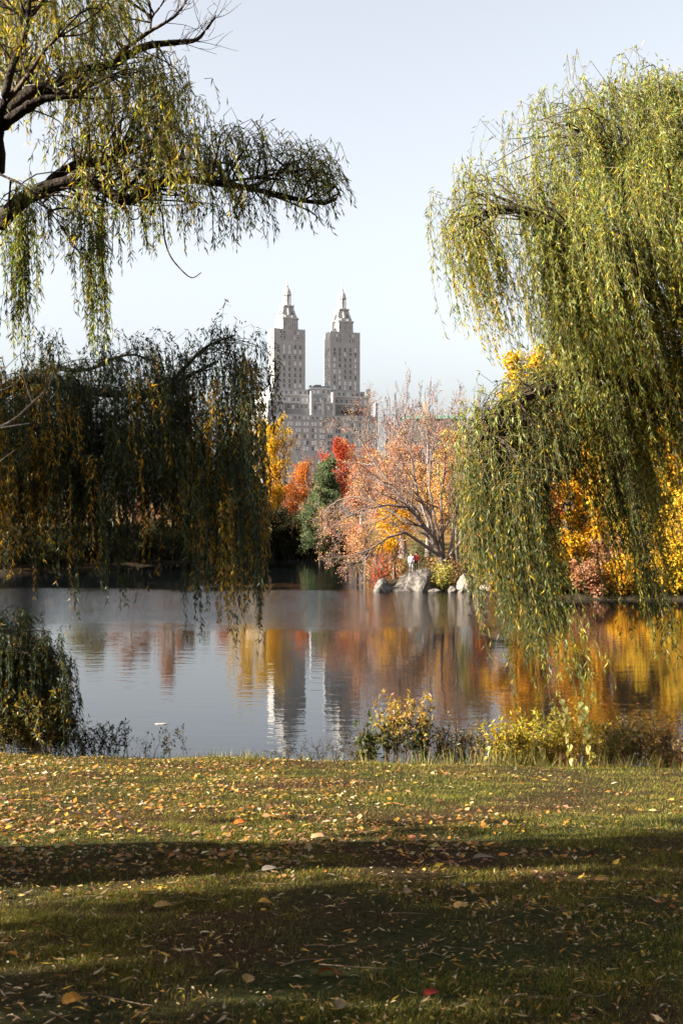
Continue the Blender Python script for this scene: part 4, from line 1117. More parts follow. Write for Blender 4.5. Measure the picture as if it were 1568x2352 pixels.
    # top left mass
    for i in range(80):
        x = rng.uniform(-80, 330); y = rng.uniform(-160, 120 + 60 * (x < 150))
        if y > 60 and x > 240: y = 60 - rng.uniform(0, 120)
        if x > 270: x = rng.uniform(0, 270)
        seed(x, y, rng.uniform(8.4, 10.2), y + rng.uniform(70, 150), 8, gold if x < 120 and rng.uniform() < .6 else (sunny if rng.uniform() < .6 else mixed))
    # middle mass
    right = lambda y: np.interp(y, [120, 200, 280, 360, 420], [360, 420, 470, 480, 470])
    for i in range(105):
        y = rng.uniform(140, 400); x = rng.uniform(150, right(y))
        seed(x, y, rng.uniform(8.5, 10.3), y + rng.uniform(45, 115), 8, gold if rng.uniform() < .35 else sunny, rad=.1)
    # darker tip to the right
    for i in range(52):
        x = rng.uniform(450, 735); yl = np.interp(x, [450, 600, 640, 740], [300, 300, 300, 390])
        y = rng.uniform(yl, 430)
        seed(x, y, rng.uniform(9.2, 10), y + rng.uniform(30, 75), 6, dark, rad=.07, wind=(.25, 0, 0), rise=.1, arch=.2)
    # hanging under the limb
    for i in range(40):
        x = rng.uniform(60, 620); y = rng.uniform(430, 480)
        seed(x, y, rng.uniform(8.8, 9.6), y + rng.uniform(50, 110) + 40 * (x < 330), 4, mixed if rng.uniform() < .6 else dark, rad=.07)
    for x, y, b, n_ in ((585, 470, 580, 3), (560, 470, 545, 3), (300, 480, 560, 3), (430, 470, 560, 3), (500, 470, 565, 3)):
        seed(x, y, 9.3, b, n_, dark, rad=.03, lenj=.05)
    # two long ropes and the thin veil at the left edge
    for x, y, b, n_ in ((40, 440, 640, 9), (52, 470, 790, 12), (60, 520, 780, 12), (48, 560, 800, 11), (66, 430, 690, 8), (190, 460, 660, 9), (205, 500, 800, 12), (212, 540, 790, 12), (222, 470, 700, 9), (200, 580, 810, 11),
                        (5, 470, 640, 4), (20, 520, 700, 4), (90, 450, 600, 4), (115, 470, 620, 3), (140, 470, 640, 3), (165, 480, 610, 4), (240, 470, 600, 4), (-10, 600, 760, 4)):
        seed(x, y, rng.uniform(8.8, 9.3), b, n_, dark, rad=.045, arch=.06, lenj=.06)
    # out of sight to the left: the rest of the crown, which shades the lawn
    for i in range(14):
        x = rng.uniform(-1500, -500); y = rng.uniform(-500, 250)
        seed(x, y, rng.uniform(5.6, 7.0), y + rng.uniform(150, 420), 6, mixed, rad=.15)
    connect(root, L[:-1], [t for t in targets if t[0] > -3.6], rng, (.04, .03, .025), .010)
left_willow()

# --- second left willow: the dark curtain over the water
def dark_willow():
    rng = np.random.default_rng(401)
    Pq = lambda x, y, Y: P(x, y, Y * 1.42)
    base = A(-10.4, 22.6, float(lawn_z(A(-10.4), A(22.6))[0]))
    root = thing('weeping_willow', base, 'dark shaded weeping willow whose curtain hangs over the water at the left', 'tree', 'weeping willows on the bank')
    fork = base + A(.4, 0, 4.2)
    limb(root, 'trunk', [base - A(0, 0, .3), base + A(.1, 0, 1.2), fork], .45, .32, sides=12, n=12)
    L = []
    for ctrl, r0, r1 in (([fork, Pq(-150, 1090, 15.6), Pq(0, 1035, 15.5), Pq(90, 1065, 15.4), Pq(150, 1095, 15.3), Pq(200, 1130, 15.2), Pq(255, 1180, 15.1)], .17, .03),
                         ([fork, Pq(-120, 1000, 15.8), Pq(0, 985, 15.7), Pq(110, 1000, 15.6), Pq(220, 1020, 15.5), Pq(300, 1010, 15.5), Pq(380, 1030, 15.4), Pq(450, 1090, 15.3)], .15, .03),
                         ([fork, Pq(-150, 960, 16), Pq(-20, 915, 16), Pq(70, 868, 16), Pq(130, 880, 16), Pq(220, 900, 15.8), Pq(300, 905, 15.7), Pq(360, 895, 15.6), Pq(430, 865, 15.5), Pq(500, 830, 15.5)], .13, .02),
                         ([Pq(210, 1000, 15.6), Pq(290, 950, 15.4), Pq(330, 920, 15.4), Pq(400, 870, 15.3), Pq(470, 800, 15.2), Pq(540, 770, 15.2)], .05, .012),
                         ([fork, Pq(-120, 960, 16.4), Pq(0, 905, 16.5), Pq(110, 850, 16.5), Pq(200, 850, 16.4), Pq(290, 815, 16.4), Pq(360, 830, 16.2)], .06, .012)):
        o, p = limb(root, 'limb', ctrl, r0 * 1.3, r1 * 1.3, (.03, .025, .02)); L.append(p)
    for ctrl, r0 in (([Pq(-40, 1000, 13.6), Pq(30, 965, 13.6), Pq(75, 925, 13.6), Pq(110, 890, 13.6), Pq(125, 850, 13.6)], .02), ([Pq(75, 925, 13.6), Pq(62, 890, 13.6), Pq(50, 850, 13.6)], .012), ([Pq(-40, 990, 13.5), Pq(20, 980, 13.5), Pq(70, 972, 13.5)], .018), ([Pq(-30, 905, 13.5), Pq(20, 890, 13.5), Pq(60, 860, 13.5)], .012),
                     ([Pq(-40, 1090, 13.5), Pq(0, 1060, 13.5), Pq(40, 1030, 13.5)], .012)):
        limb(root, 'bare_branch', ctrl, r0 * 1.3, r0 * .5, (.3, .25, .2), 6, 14)
    targets = []
    def seed(px, py, Y, bottom, n, colw, wind=(0.02, 0, 0), rad=.14, arch=.25, rise=.11, lenj=.15, **kw):
        s = Pq(px, py, Y); Lm = max(.2, (bottom - py) * Y * 1.42 / FPX) * rng.uniform(1 - lenj, 1 + lenj)
        out = norm(rng.normal(0, .7, 3) * A(1, 1, 0) + A(.7, -.2, 0)); targets.append(s)
        clump(root, M_LEAF, 'hanging_branch', s, n, Lm, rad, out, np.asarray(wind, float), rng, colw, rise=rise, arch=arch, spacing=.029, ll=.115, lw=.022, pal=WDEEPSHADE, taper=.6, **kw)
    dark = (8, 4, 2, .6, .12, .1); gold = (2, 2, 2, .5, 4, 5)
    top = lambda x: np.interp(x, [-150, 0, 100, 250, 350, 440, 470, 530, 580, 610], [790, 800, 740, 780, 735, 800, 830, 735, 790, 860])
    bot_ = lambda x: np.interp(x, [-150, 0, 100, 200, 250, 400, 440, 520, 580, 620], [1300, 1310, 1240, 1330, 1220, 1270, 1390, 1430, 1400, 1300])
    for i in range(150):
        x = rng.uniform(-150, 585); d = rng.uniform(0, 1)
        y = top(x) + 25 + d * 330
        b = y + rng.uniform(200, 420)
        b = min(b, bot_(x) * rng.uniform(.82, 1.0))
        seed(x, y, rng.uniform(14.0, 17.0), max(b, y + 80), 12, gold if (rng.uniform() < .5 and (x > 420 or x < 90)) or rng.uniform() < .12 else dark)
    for p in L:
        for k in range(4, 26, 2):
            if p[k][0] < -8: continue
            px_ = 784 + p[k][0] / p[k][1] * FPX; py_ = 1176 - (p[k][2] - CZ) / p[k][1] * FPX
            seed(px_, py_ - 14, p[k][1] / 1.42 - .2, py_ + rng.uniform(110, 260), 9, dark, rise=.2, arch=.4, rad=.2)
    # feathery arches on the outline
    for x, y in ((250, 765), (300, 760), (350, 755), (390, 770), (480, 765), (510, 755), (540, 750), (570, 765), (590, 790), (130, 760), (60, 765)):
        seed(x, y + 20, 15.2, y + 20 + rng.uniform(80, 180), 4, dark, rise=.22, arch=.5, rad=.06)
    for x, y, b in ((590, 780, 900), (605, 800, 950), (618, 830, 980), (600, 850, 1010), (575, 830, 1040)):
        seed(x, y, 14.9, b, 3, dark, arch=.25, rad=.05)
    # lower curtain and its tips over the water
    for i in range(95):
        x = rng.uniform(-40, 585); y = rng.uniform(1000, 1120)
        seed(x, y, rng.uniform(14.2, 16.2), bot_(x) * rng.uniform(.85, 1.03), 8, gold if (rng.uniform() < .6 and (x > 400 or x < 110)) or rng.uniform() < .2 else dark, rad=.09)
    for x, b, n_, cw in ((20, 1340, 4, gold), (115, 1350, 3, gold), (160, 1420, 2, gold), (205, 1340, 4, gold), (235, 1370, 3, dark), (320, 1330, 3, gold), (430, 1460, 4, dark), (450, 1500, 3, dark), (440, 1400, 5, dark), (470, 1410, 4, dark), (510, 1430, 4, gold), (525, 1440, 4, gold), (545, 1390, 4, dark), (580, 1440, 4, dark), (590, 1450, 3, dark), (585, 1390, 5, dark)):
        seed(x, b - rng.uniform(240, 320), rng.uniform(13.6, 14.6), b, n_, cw, rad=.035, arch=.05, lenj=.04)
    # crown out of sight to the left
    for i in range(40):
        x = rng.uniform(-900, -150); y = rng.uniform(640, 1000)
        seed(x, y, rng.uniform(14, 18), y + rng.uniform(250, 400), 7, dark, rad=.2)
    connect(root, L, [t for t in targets if t[0] > -8.5], rng, (.035, .03, .025), .012)
dark_willow()

# --- low willow clump at the lower left, its boughs arching to the lawn edge
def low_willow():
    rng = np.random.default_rng(501)
    base = A(-6.6, 18.6, float(lawn_z(A(-6.6), A(18.6))[0]))
    root = thing('weeping_willow', base, 'low dark willow drooping to the lawn edge in the lower left corner', 'tree', 'weeping willows on the bank')
    L = []
    for ctrl, r0 in (([base - A(0, 0, .2), P(-120, 1500, 18.2), P(-30, 1450, 18), P(40, 1455, 17.9), P(100, 1490, 17.8), P(140, 1540, 17.8)], .06), ([base, P(-140, 1560, 17.8), P(-30, 1500, 17.6), P(60, 1500, 17.5), P(120, 1540, 17.5)], .06)):
        o, p = limb(root, 'limb', ctrl, r0, .012, (.03, .025, .02)); L.append(p)
    targets = []
    dark = (8, 4, 2, .5, .4, .3); gold = (3, 2, 2, .6, 2, 2.5)
    for i in range(100):
        x = rng.uniform(-120, 152); top = np.interp(x, [-160, 0, 60, 100, 150], [1420, 1405, 1425, 1450, 1500])
        y = top + 8 + 26 * math.sin(x * .09) + rng.uniform(0, 1) ** 1.6 * 190
        Y = rng.uniform(17.3, 18.6); b = y + rng.uniform(100, 240)
        b = min(b, 1730)
        s = P(x, y, Y); targets.append(s)
        clump(root, M_LEAF, 'hanging_branch', s, 8, max(.3, (b - y) * Y / FPX), .1, norm(A(.6, -.2, 0) + rng.normal(0, .5, 3) * A(1, 1, 0)), A(.03, 0, 0), rng, gold if (y > 1580 and rng.uniform() < .4) else dark, rise=.06, arch=.15, ll=.10, lw=.016, pal=WDEEPSHADE, taper=.75)
    connect(root, L, targets, rng, (.03, .025, .02), .01)
low_willow()

# --- trees outside the picture on the left: they shade the near grass and the dark willow
def shade_tree(x, y, H, W, nleaf, lsize, seed, label, crown_lo=.25):
    z = float(lawn_z(np.array([x]), np.array([y]))[0])
    return tree('shade_tree', (x, y, z - .1), H, W, label, group='trees left of the picture', leaf=OLIV, nleaf=nleaf, lsize=lsize, seed=seed, crown_lo=crown_lo, levels=LV3(60, .2), leaf_spread=.3)
T1 = shade_tree(-8.9, .8, 14.0, 11.0, 8500, .20, 601, 'broad tree outside the left edge, level with the near grass')
T2 = shade_tree(-14.5, 18.5, 16.0, 12.0, 15000, .30, 603, 'broad tree outside the left edge on the bank', .08)
def copy_tree(o, loc, rz, label):
    c = o.copy(); COL.objects.link(c); c.location = loc; c.rotation_euler = (0, 0, rz); c['label'] = label
    for ch in o.children:
        k = ch.copy(); COL.objects.link(k); k.parent = c
for x, y, rz, lb in ((6.6, .4, 1.7, 'unseen tree added overhead just right of the viewer to block sky light'), (-1.5, -5.5, 2.9, 'unseen tree added overhead just behind the viewer to block sky light'), (-5, -11, 1, 'unseen broad tree added behind the viewer, left of the middle, to block sky light'), (4.5, -7.5, 2, 'unseen broad tree added behind the viewer, right of the middle, to block sky light'), (1.9, -1.2, 4.1, 'unseen tree added overhead right behind the viewer to block sky light'), (-13.6, -.5, 5.2, 'tree whose crown hangs overhead far left of the viewer'), (9.5, 4.2, .3, 'unseen tree added overhead farther right of the viewer to block sky light'), (12.5, -2, 3, 'unseen broad tree added behind the viewer to the right to block sky light'),
                     (-14, -12, 4, 'unseen broad tree added far behind the viewer to the left to block sky light'), (-1, -17, 5, 'unseen broad tree added farthest behind the viewer to block sky light'), (15, 8, .5, 'unseen broad tree added outside the right edge to block sky light'), (12, -13, 2.5, 'unseen broad tree added far behind the viewer to the right to block sky light')):
    copy_tree(T1 if 'overhead' in lb else T2, (x, y, float(lawn_z(np.array([x]), np.array([y]))[0]) - .1), rz, lb)  # copies over, behind and right of the viewer are added to block sky light

# ------------------------------------------------------------------ plants on the bank
def shrub(name, px0, px1, py_top, py_base, Y, label, seed, pal, nstem=14, nleaf=900, ll=.09, lw=.035, twigs=3, stemcol=(.10, .07, .05), group=None, spread=.25, r=.006, top_pal=None, cat='shrub'):
    rng = np.random.default_rng(seed)
    s = Y / FPX
    cx = ((px0 + px1) / 2 - 784) * s; wd = (px1 - px0) * s
    zb = float(lawn_z(np.array([cx]), np.array([Y]))[0])
    zt = CZ + (1176 - py_top) * s
    root = thing(name, (cx, Y, zb), label, cat, group)
    K = 8; S_ = np.linspace(0, 1, K)[:, None]
    st = []
    for i in range(nstem):
        b = A(cx + rng.uniform(-.42, .42) * wd, Y + rng.uniform(-.4, .4) * min(wd, 1.2), 0)
        b[2] = float(lawn_z(b[:1], b[1:2])[0]) - .05
        h = (zt - b[2]) * rng.uniform(.6, 1.0)
        t = b + A(rng.normal(0, spread) * wd * .5, rng.normal(0, spread) * wd * .4, h)
        st.append(b + (t - b) * S_ + rng.normal(0, .03, (K, 3)) * S_ + A(rng.normal(0, .06), 0, 0) * (S_ ** 3))
    st = np.array(st); rad = np.linspace(r, r * .4, K)[None].repeat(nstem, 0)
    m = MB(); m.tubes(st, rad, 4, jitter(stemcol, nstem, .2, rng)); 
    m.build('stems', M_BARK, root)
    tp = st
    if twigs:
        tp, tr_ = grow(st, rad, twigs * 3, .28, 45, up=.25, wob=.1, t0=.25, rmin=.002, rng=rng)
        m = MB(); m.tubes(tp, tr_, 3, stemcol); m.build('twigs', M_BARK, root)['kind'] = 'stuff'
    if nleaf:
        ti = rng.integers(0, len(tp), nleaf); kk = rng.uniform(.1, tp.shape[1] - 1.01, nleaf); k0 = kk.astype(int); f = (kk - k0)[:, None]
        b = tp[ti, k0] * (1 - f) + tp[ti, k0 + 1] * f
        c = pick(pal[0], pal[1], nleaf, rng)
        if top_pal:
            hh = (b[:, 2] - zb) / (zt - zb)
            c = np.where((hh + rng.normal(0, .12, nleaf) > .62)[:, None], pick(top_pal[0], top_pal[1], nleaf, rng), c)
        d = rng.normal(size=(nleaf, 3)) + A(0, 0, .1)
        m = MB(); m.leaves(b, d, ll * rng.uniform(.5, 1.3, nleaf), lw * rng.uniform(.6, 1.3, nleaf), jitter(c, nleaf, .22, rng), .35, rng)
        o = m.build('leaves', M_LEAF, root); o['kind'] = 'stuff'
    return root
def tufts():
    rng = np.random.default_rng(721); n = 9000
    x = rng.uniform(-7, 7, n); y = 17.3 + rng.uniform(0, 1.6, n)
    k = rng.uniform(-.4, 1.2, n) < snoise(x, y, 77, 3, 1.4) + .5 * (x > .5)
    x, y = x[k], y[k]; n = len(x); z = lawn_z(x, y)
    h = rng.uniform(.04, .2, n) * (1 + .7 * (x > 1)); a = rng.uniform(0, 6.28, n); wd = .007
    ln = rng.normal(0, .35, (n, 2)) * h[:, None]
    b0 = np.c_[x - np.cos(a) * wd, y - np.sin(a) * wd, z - .02]; b1 = np.c_[x + np.cos(a) * wd, y + np.sin(a) * wd, z - .02]
    m = MB(); m.tris(np.stack([b0, b1, np.c_[x + ln[:, 0], y + ln[:, 1], z + h]], 1).reshape(-1, 3), np.arange(n * 3).reshape(n, 3), jitter(pick([(.12, .13, .03), (.24, .2, .05), (.34, .24, .09), (.07, .09, .03)], [3, 3, 2, 2], n, rng), n, .2, rng))
    o = m.build('tall_grass', M_GRASS); tag(o, 'ragged tall grass fringing the lawn edge above the water', 'grass', kind='stuff')
tufts()
SG = ([(.06, .085, .03), (.09, .11, .035), (.14, .13, .04), (.2, .1, .07)], [4, 3, 2, 1])
SY = ([(.42, .27, .03), (.5, .33, .06), (.3, .24, .05), (.45, .3, .18)], [3, 2, 2, 2])
SYG = ([(.38, .34, .03), (.52, .36, .03), (.22, .25, .04), (.58, .4, .05)], [3, 3, 2, 1])
SB = ([(.05, .06, .04), (.08, .08, .05), (.14, .09, .06)], [3, 2, 1])
shrub('bank_shrub', 872, 992, 1602, 1775, 18.3, 'upright bushy shrub with yellow tops at the middle of the lawn edge', 701, SG, 34, 2300, .085, .032, 3, top_pal=SY, spread=.12, r=.007)
shrub('bank_shrub', 820, 880, 1655, 1775, 18.2, 'sparse leafy weed left of the upright shrub', 702, SG, 8, 220, .12, .06, 2, top_pal=SG)
shrub('bare_bush', 650, 800, 1695, 1765, 18.3, 'low leafless twiggy bush at the lawn edge below the tower reflections', 703, SB, 22, 160, .05, .02, 4, (.05, .04, .035), spread=.5)
shrub('bank_shrub', 985, 1105, 1670, 1775, 18.3, 'mixed thin weeds right of the upright shrub', 704, ([(.2, .15, .06), (.12, .13, .05), (.3, .16, .1)], [2, 2, 1]), 24, 900, .07, .03, 3, spread=.3)
shrub('bank_shrub', 1105, 1215, 1655, 1780, 18.2, 'yellow green bush left of the big leafed vine', 705, SYG, 26, 1500, .075, .028, 3, spread=.4)
shrub('bank_shrub', 1190, 1300, 1645, 1782, 18.5, 'taller yellow green bush directly beside the big leafed vine', 706, SYG, 26, 1500, .075, .028, 3, spread=.4)
shrub('bank_shrub', 1345, 1475, 1665, 1785, 18.3, 'dull olive bush right of the big leafed vine', 707, ([(.14, .13, .03), (.22, .17, .04), (.3, .18, .06)], [3, 2, 1]), 26, 1900, .07, .03, 4)
shrub('bank_shrub', 1450, 1585, 1662, 1790, 18.2, 'reddish brown bush at the right edge of the lawn', 708, ([(.2, .12, .05), (.26, .14, .07), (.16, .13, .05)], [3, 2, 2]), 24, 1000, .07, .03, 4)
shrub('feathery_bush', 180, 305, 1655, 1745, 17.9, 'dark feathery bush beside the low willow at the left', 709, SB, 16, 1500, .05, .016, 5, (.04, .035, .03), spread=.4)
shrub('feathery_bush', 165, 240, 1640, 1740, 18.1, 'thin dark spray of twigs rising left of the feathery bush', 710, SB, 7, 380, .05, .016, 4, (.04, .035, .03), spread=.5)
shrub('dry_weed', 310, 445, 1670, 1752, 17.8, 'sparse dry weeds on the left lawn edge against the water', 711, SB, 15, 150, .05, .03, 2, (.05, .04, .03), spread=.2, r=.004)
shrub('bank_shrub', -20, 165, 1585, 1740, 17.6, 'dark green and yellow undergrowth in the lower left below the willow', 712, ([(.05, .06, .02), (.2, .16, .03), (.34, .22, .03)], [5, 2, 1]), 34, 2600, .10, .035, 3)
shrub('bank_shrub', 1560, 1700, 1660, 1790, 18.0, 'brown bush cut by the right edge of the picture', 713, ([(.2, .12, .05), (.26, .14, .07)], [3, 2]), 14, 700, .07, .03, 3)

shrub('bank_weeds', 1040, 1180, 1640, 1780, 18.6, 'tall thin brownish weeds behind the yellow green bush', 714, ([(.22, .15, .06), (.16, .15, .05), (.36, .24, .08)], [2, 2, 2]), 30, 800, .06, .022, 3, spread=.3, r=.005)
shrub('bank_weeds', 1240, 1400, 1618, 1785, 18.8, 'tall golden weeds behind the big leafed vine', 715, SYG, 34, 1500, .07, .028, 3, spread=.3, r=.005)
shrub('bank_weeds', 1400, 1560, 1632, 1788, 18.8, 'tall reddish weeds at the right end of the lawn edge', 716, ([(.3, .16, .06), (.24, .18, .05), (.4, .25, .08)], [2, 2, 2]), 30, 1100, .06, .024, 3, spread=.3, r=.005)
shrub('bank_weeds', 790, 880, 1680, 1775, 18.7, 'short dark weeds left of the upright shrub at the water side', 717, SB, 18, 420, .06, .024, 3, spread=.4, r=.004)
# vine with big pale leaves: each leaf is a part
def big_leaf_mesh(name, L, W, col, curl=.2, seed=0, lobes=None):
    r = np.random.default_rng(seed)
    n = 7; t = np.linspace(0, 1, n)
    wdt = np.sin(np.pi * t ** .75) * W / 2 if lobes is None else np.interp(t, np.linspace(0, 1, len(lobes)), lobes) * W / 2
    z = -curl * L * (t - .3) ** 2 + r.normal(0, .01 * L, n)
    mid = np.c_[t * L, np.zeros(n), z]
    lf = np.c_[t * L - .06 * L * (wdt > 0), wdt, z + np.abs(wdt) * r.uniform(.1, .5)]
    rt = np.c_[t * L - .06 * L * (wdt > 0), -wdt, z + np.abs(wdt) * r.uniform(.1, .5)]
    m = MB(); f = []
    for i in range(n - 1):
        f += [(i, i + 1, n + i + 1, n + i), (i + 1, i, 2 * n + i, 2 * n + i + 1)]
    m.quads(np.r_[mid, lf, rt], f, jitter(col, len(f), .06, r))
    pb = np.array([[-.3 * L, 0, -.05 * L], [-.12 * L, 0, 0], [.02 * L, 0, z[0]]])
    m.tubes(pb[None], np.array([[.012 * L, .01 * L, .01 * L]]), 3, np.array(col) * .6)
    me = m.mesh(name); return me
def vine(px, pts, Y, n, label, seed, L=.15):
    rng = np.random.default_rng(seed)
    b = P(*pts[0], Y); b[2] = float(lawn_z(b[:1], b[1:2])[0])
    root = thing('leafy_vine', b, label, 'plant')
    for k in range(2 if px > 1200 else 1):
        ctrl = [b + A(.03 * k, 0, -.05)] + [P(x + k * 42, y + k * 8, Y) for x, y in pts[1:]]
        o, p = limb(root, 'stem', ctrl, .008, .003, (.16, .12, .05), 5, 24, rng)
        for i in range(n):
            me = big_leaf_mesh('leaf', L * rng.uniform(.6, 1.25), L * .62 * rng.uniform(.7, 1.1), pick([(.66, .62, .22), (.58, .58, .2), (.70, .58, .18), (.42, .46, .14)], [3, 3, 2, 1], 1, rng)[0], .5, int(rng.integers(1e6)))
            me.materials.append(M_LEAF)
            l = bpy.data.objects.new('leaf', me); COL.objects.link(l); l.parent = root
            q = p[int((.22 + .78 * i / n) * 23)] + rng.normal(0, .02, 3)
            l.location = Vector(q) - root.location
            l.rotation_euler = (rng.uniform(-.7, .7), rng.uniform(.5, 1.4), rng.uniform(0, 6.28))
vine(1310, [(1315, 1785), (1312, 1740), (1302, 1690), (1298, 1640), (1292, 1598)], 17.6, 22, 'climbing plant with big pale yellow leaves hanging at the lawn edge', 731)
vine(1118, [(1120, 1780), (1116, 1750), (1122, 1725), (1118, 1705)], 17.4, 6, 'small plant with a few broad yellow leaves left of the big vine', 732, .13)

# pale leaf adrift on the lake
fx, fy = on_water(370, 1663)
me = MB(); me.prism([(-.2, -.04), (-.1, -.09), (.1, -.08), (.22, -.02), (.14, .07), (-.05, .08), (-.18, .04)], 0, .02, .9, (.55, .53, .5))
fl = me.build('floating_debris', M_LITTER); fl.location = (fx, fy, .005); tag(fl, 'thin pale piece of debris floating alone on the water', 'debris')

def drift():
    rng = np.random.default_rng(741); n = 420
    y = rng.uniform(26, 75, n); x = (rng.uniform(-.3, .3, n) + .1 * (rng.uniform(0, 1, n) < .5)) * y
    k = rng.uniform(-.2, 1.2, n) < snoise(x, y, 88, 2, 14.0); x, y = x[k], y[k]; n = len(x)
    a = rng.uniform(0, 6.28, n); d = np.c_[np.cos(a), np.sin(a), np.zeros(n)]; sd_ = np.c_[-np.sin(a), np.cos(a), np.zeros(n)]
    b = np.c_[x, y, np.full(n, .012)]; L_ = rng.uniform(.05, .12, n)[:, None]
    v = np.stack([b, b + d * L_ * .5 + sd_ * L_ * .3, b + d * L_ + A(0, 0, .01), b + d * L_ * .5 - sd_ * L_ * .3], 1)
    m = MB(); m.quads(v.reshape(-1, 3), np.arange(n * 4).reshape(n, 4), jitter(pick([(.55, .4, .1), (.5, .25, .05), (.6, .55, .4)], [3, 2, 2], n, rng), n, .2, rng))
    o = m.build('floating_leaves', M_LITTER); tag(o, 'tiny fallen leaves adrift on the lake', 'leaves', kind='stuff')
drift()

# ------------------------------------------------------------------ grass and fallen leaves
def bare_mask(x, y):
    return snoise(x, y, 41, 3, 2.6)
def grass():
    rng = np.random.default_rng(801)
    n = 430000
    u = rng.uniform(0, 1, n)
    y = 3.4 * (18.6 / 3.4) ** (u ** .8)
    x = rng.uniform(-.36, .36, n) * y + rng.normal(0, .05, n)
    bm_ = bare_mask(x, y)
    keep = rng.uniform(-.7, .7, n) + .0 > bm_ * np.clip((13 - y) / 5, .4, 1) * 1.1
    x, y, bm_ = x[keep], y[keep], bm_[keep]; n = len(x)
    z = lawn_z(x, y)
    h = rng.uniform(.008, .034, n) * (1 + 1.2 * np.clip((y - 16.3) / 1.5, 0, 1) * rng.uniform(0, 1, n) ** 3) * np.clip(1 + .7 * snoise(x, y, 43, 3, .7), .3, 2.2) * np.clip(.7 + y / 30, .8, 1.3)
    wd = np.clip(.0016 + .0003 * y, .0025, .007)
    a = rng.uniform(0, 6.28, n); ln = rng.normal(0, .6, (n, 2)) * h[:, None]
    b0 = np.c_[x - np.cos(a) * wd / 2, y - np.sin(a) * wd / 2, z - .004]; b1 = np.c_[x + np.cos(a) * wd / 2, y + np.sin(a) * wd / 2, z - .004]
    t = np.c_[x + ln[:, 0], y + ln[:, 1], z + h]
    v = np.stack([b0, b1, t], 1).reshape(-1, 3)
    c = pick([(.09, .11, .022), (.175, .17, .028), (.28, .23, .045), (.34, .24, .07)], [4, 3, 2, 1], n, rng)
    dry = np.clip(bm_ + .3, 0, 1)[:, None]
    c = c * (1 - dry * .5) + A(.16, .11, .05) * dry * .5
    m = MB(); m.tris(v, np.arange(n * 3).reshape(n, 3), jitter(c, n, .2, rng))
    o = m.build('grass', M_GRASS); tag(o, 'short worn grass covering the lawn', 'grass', kind='stuff')
grass()

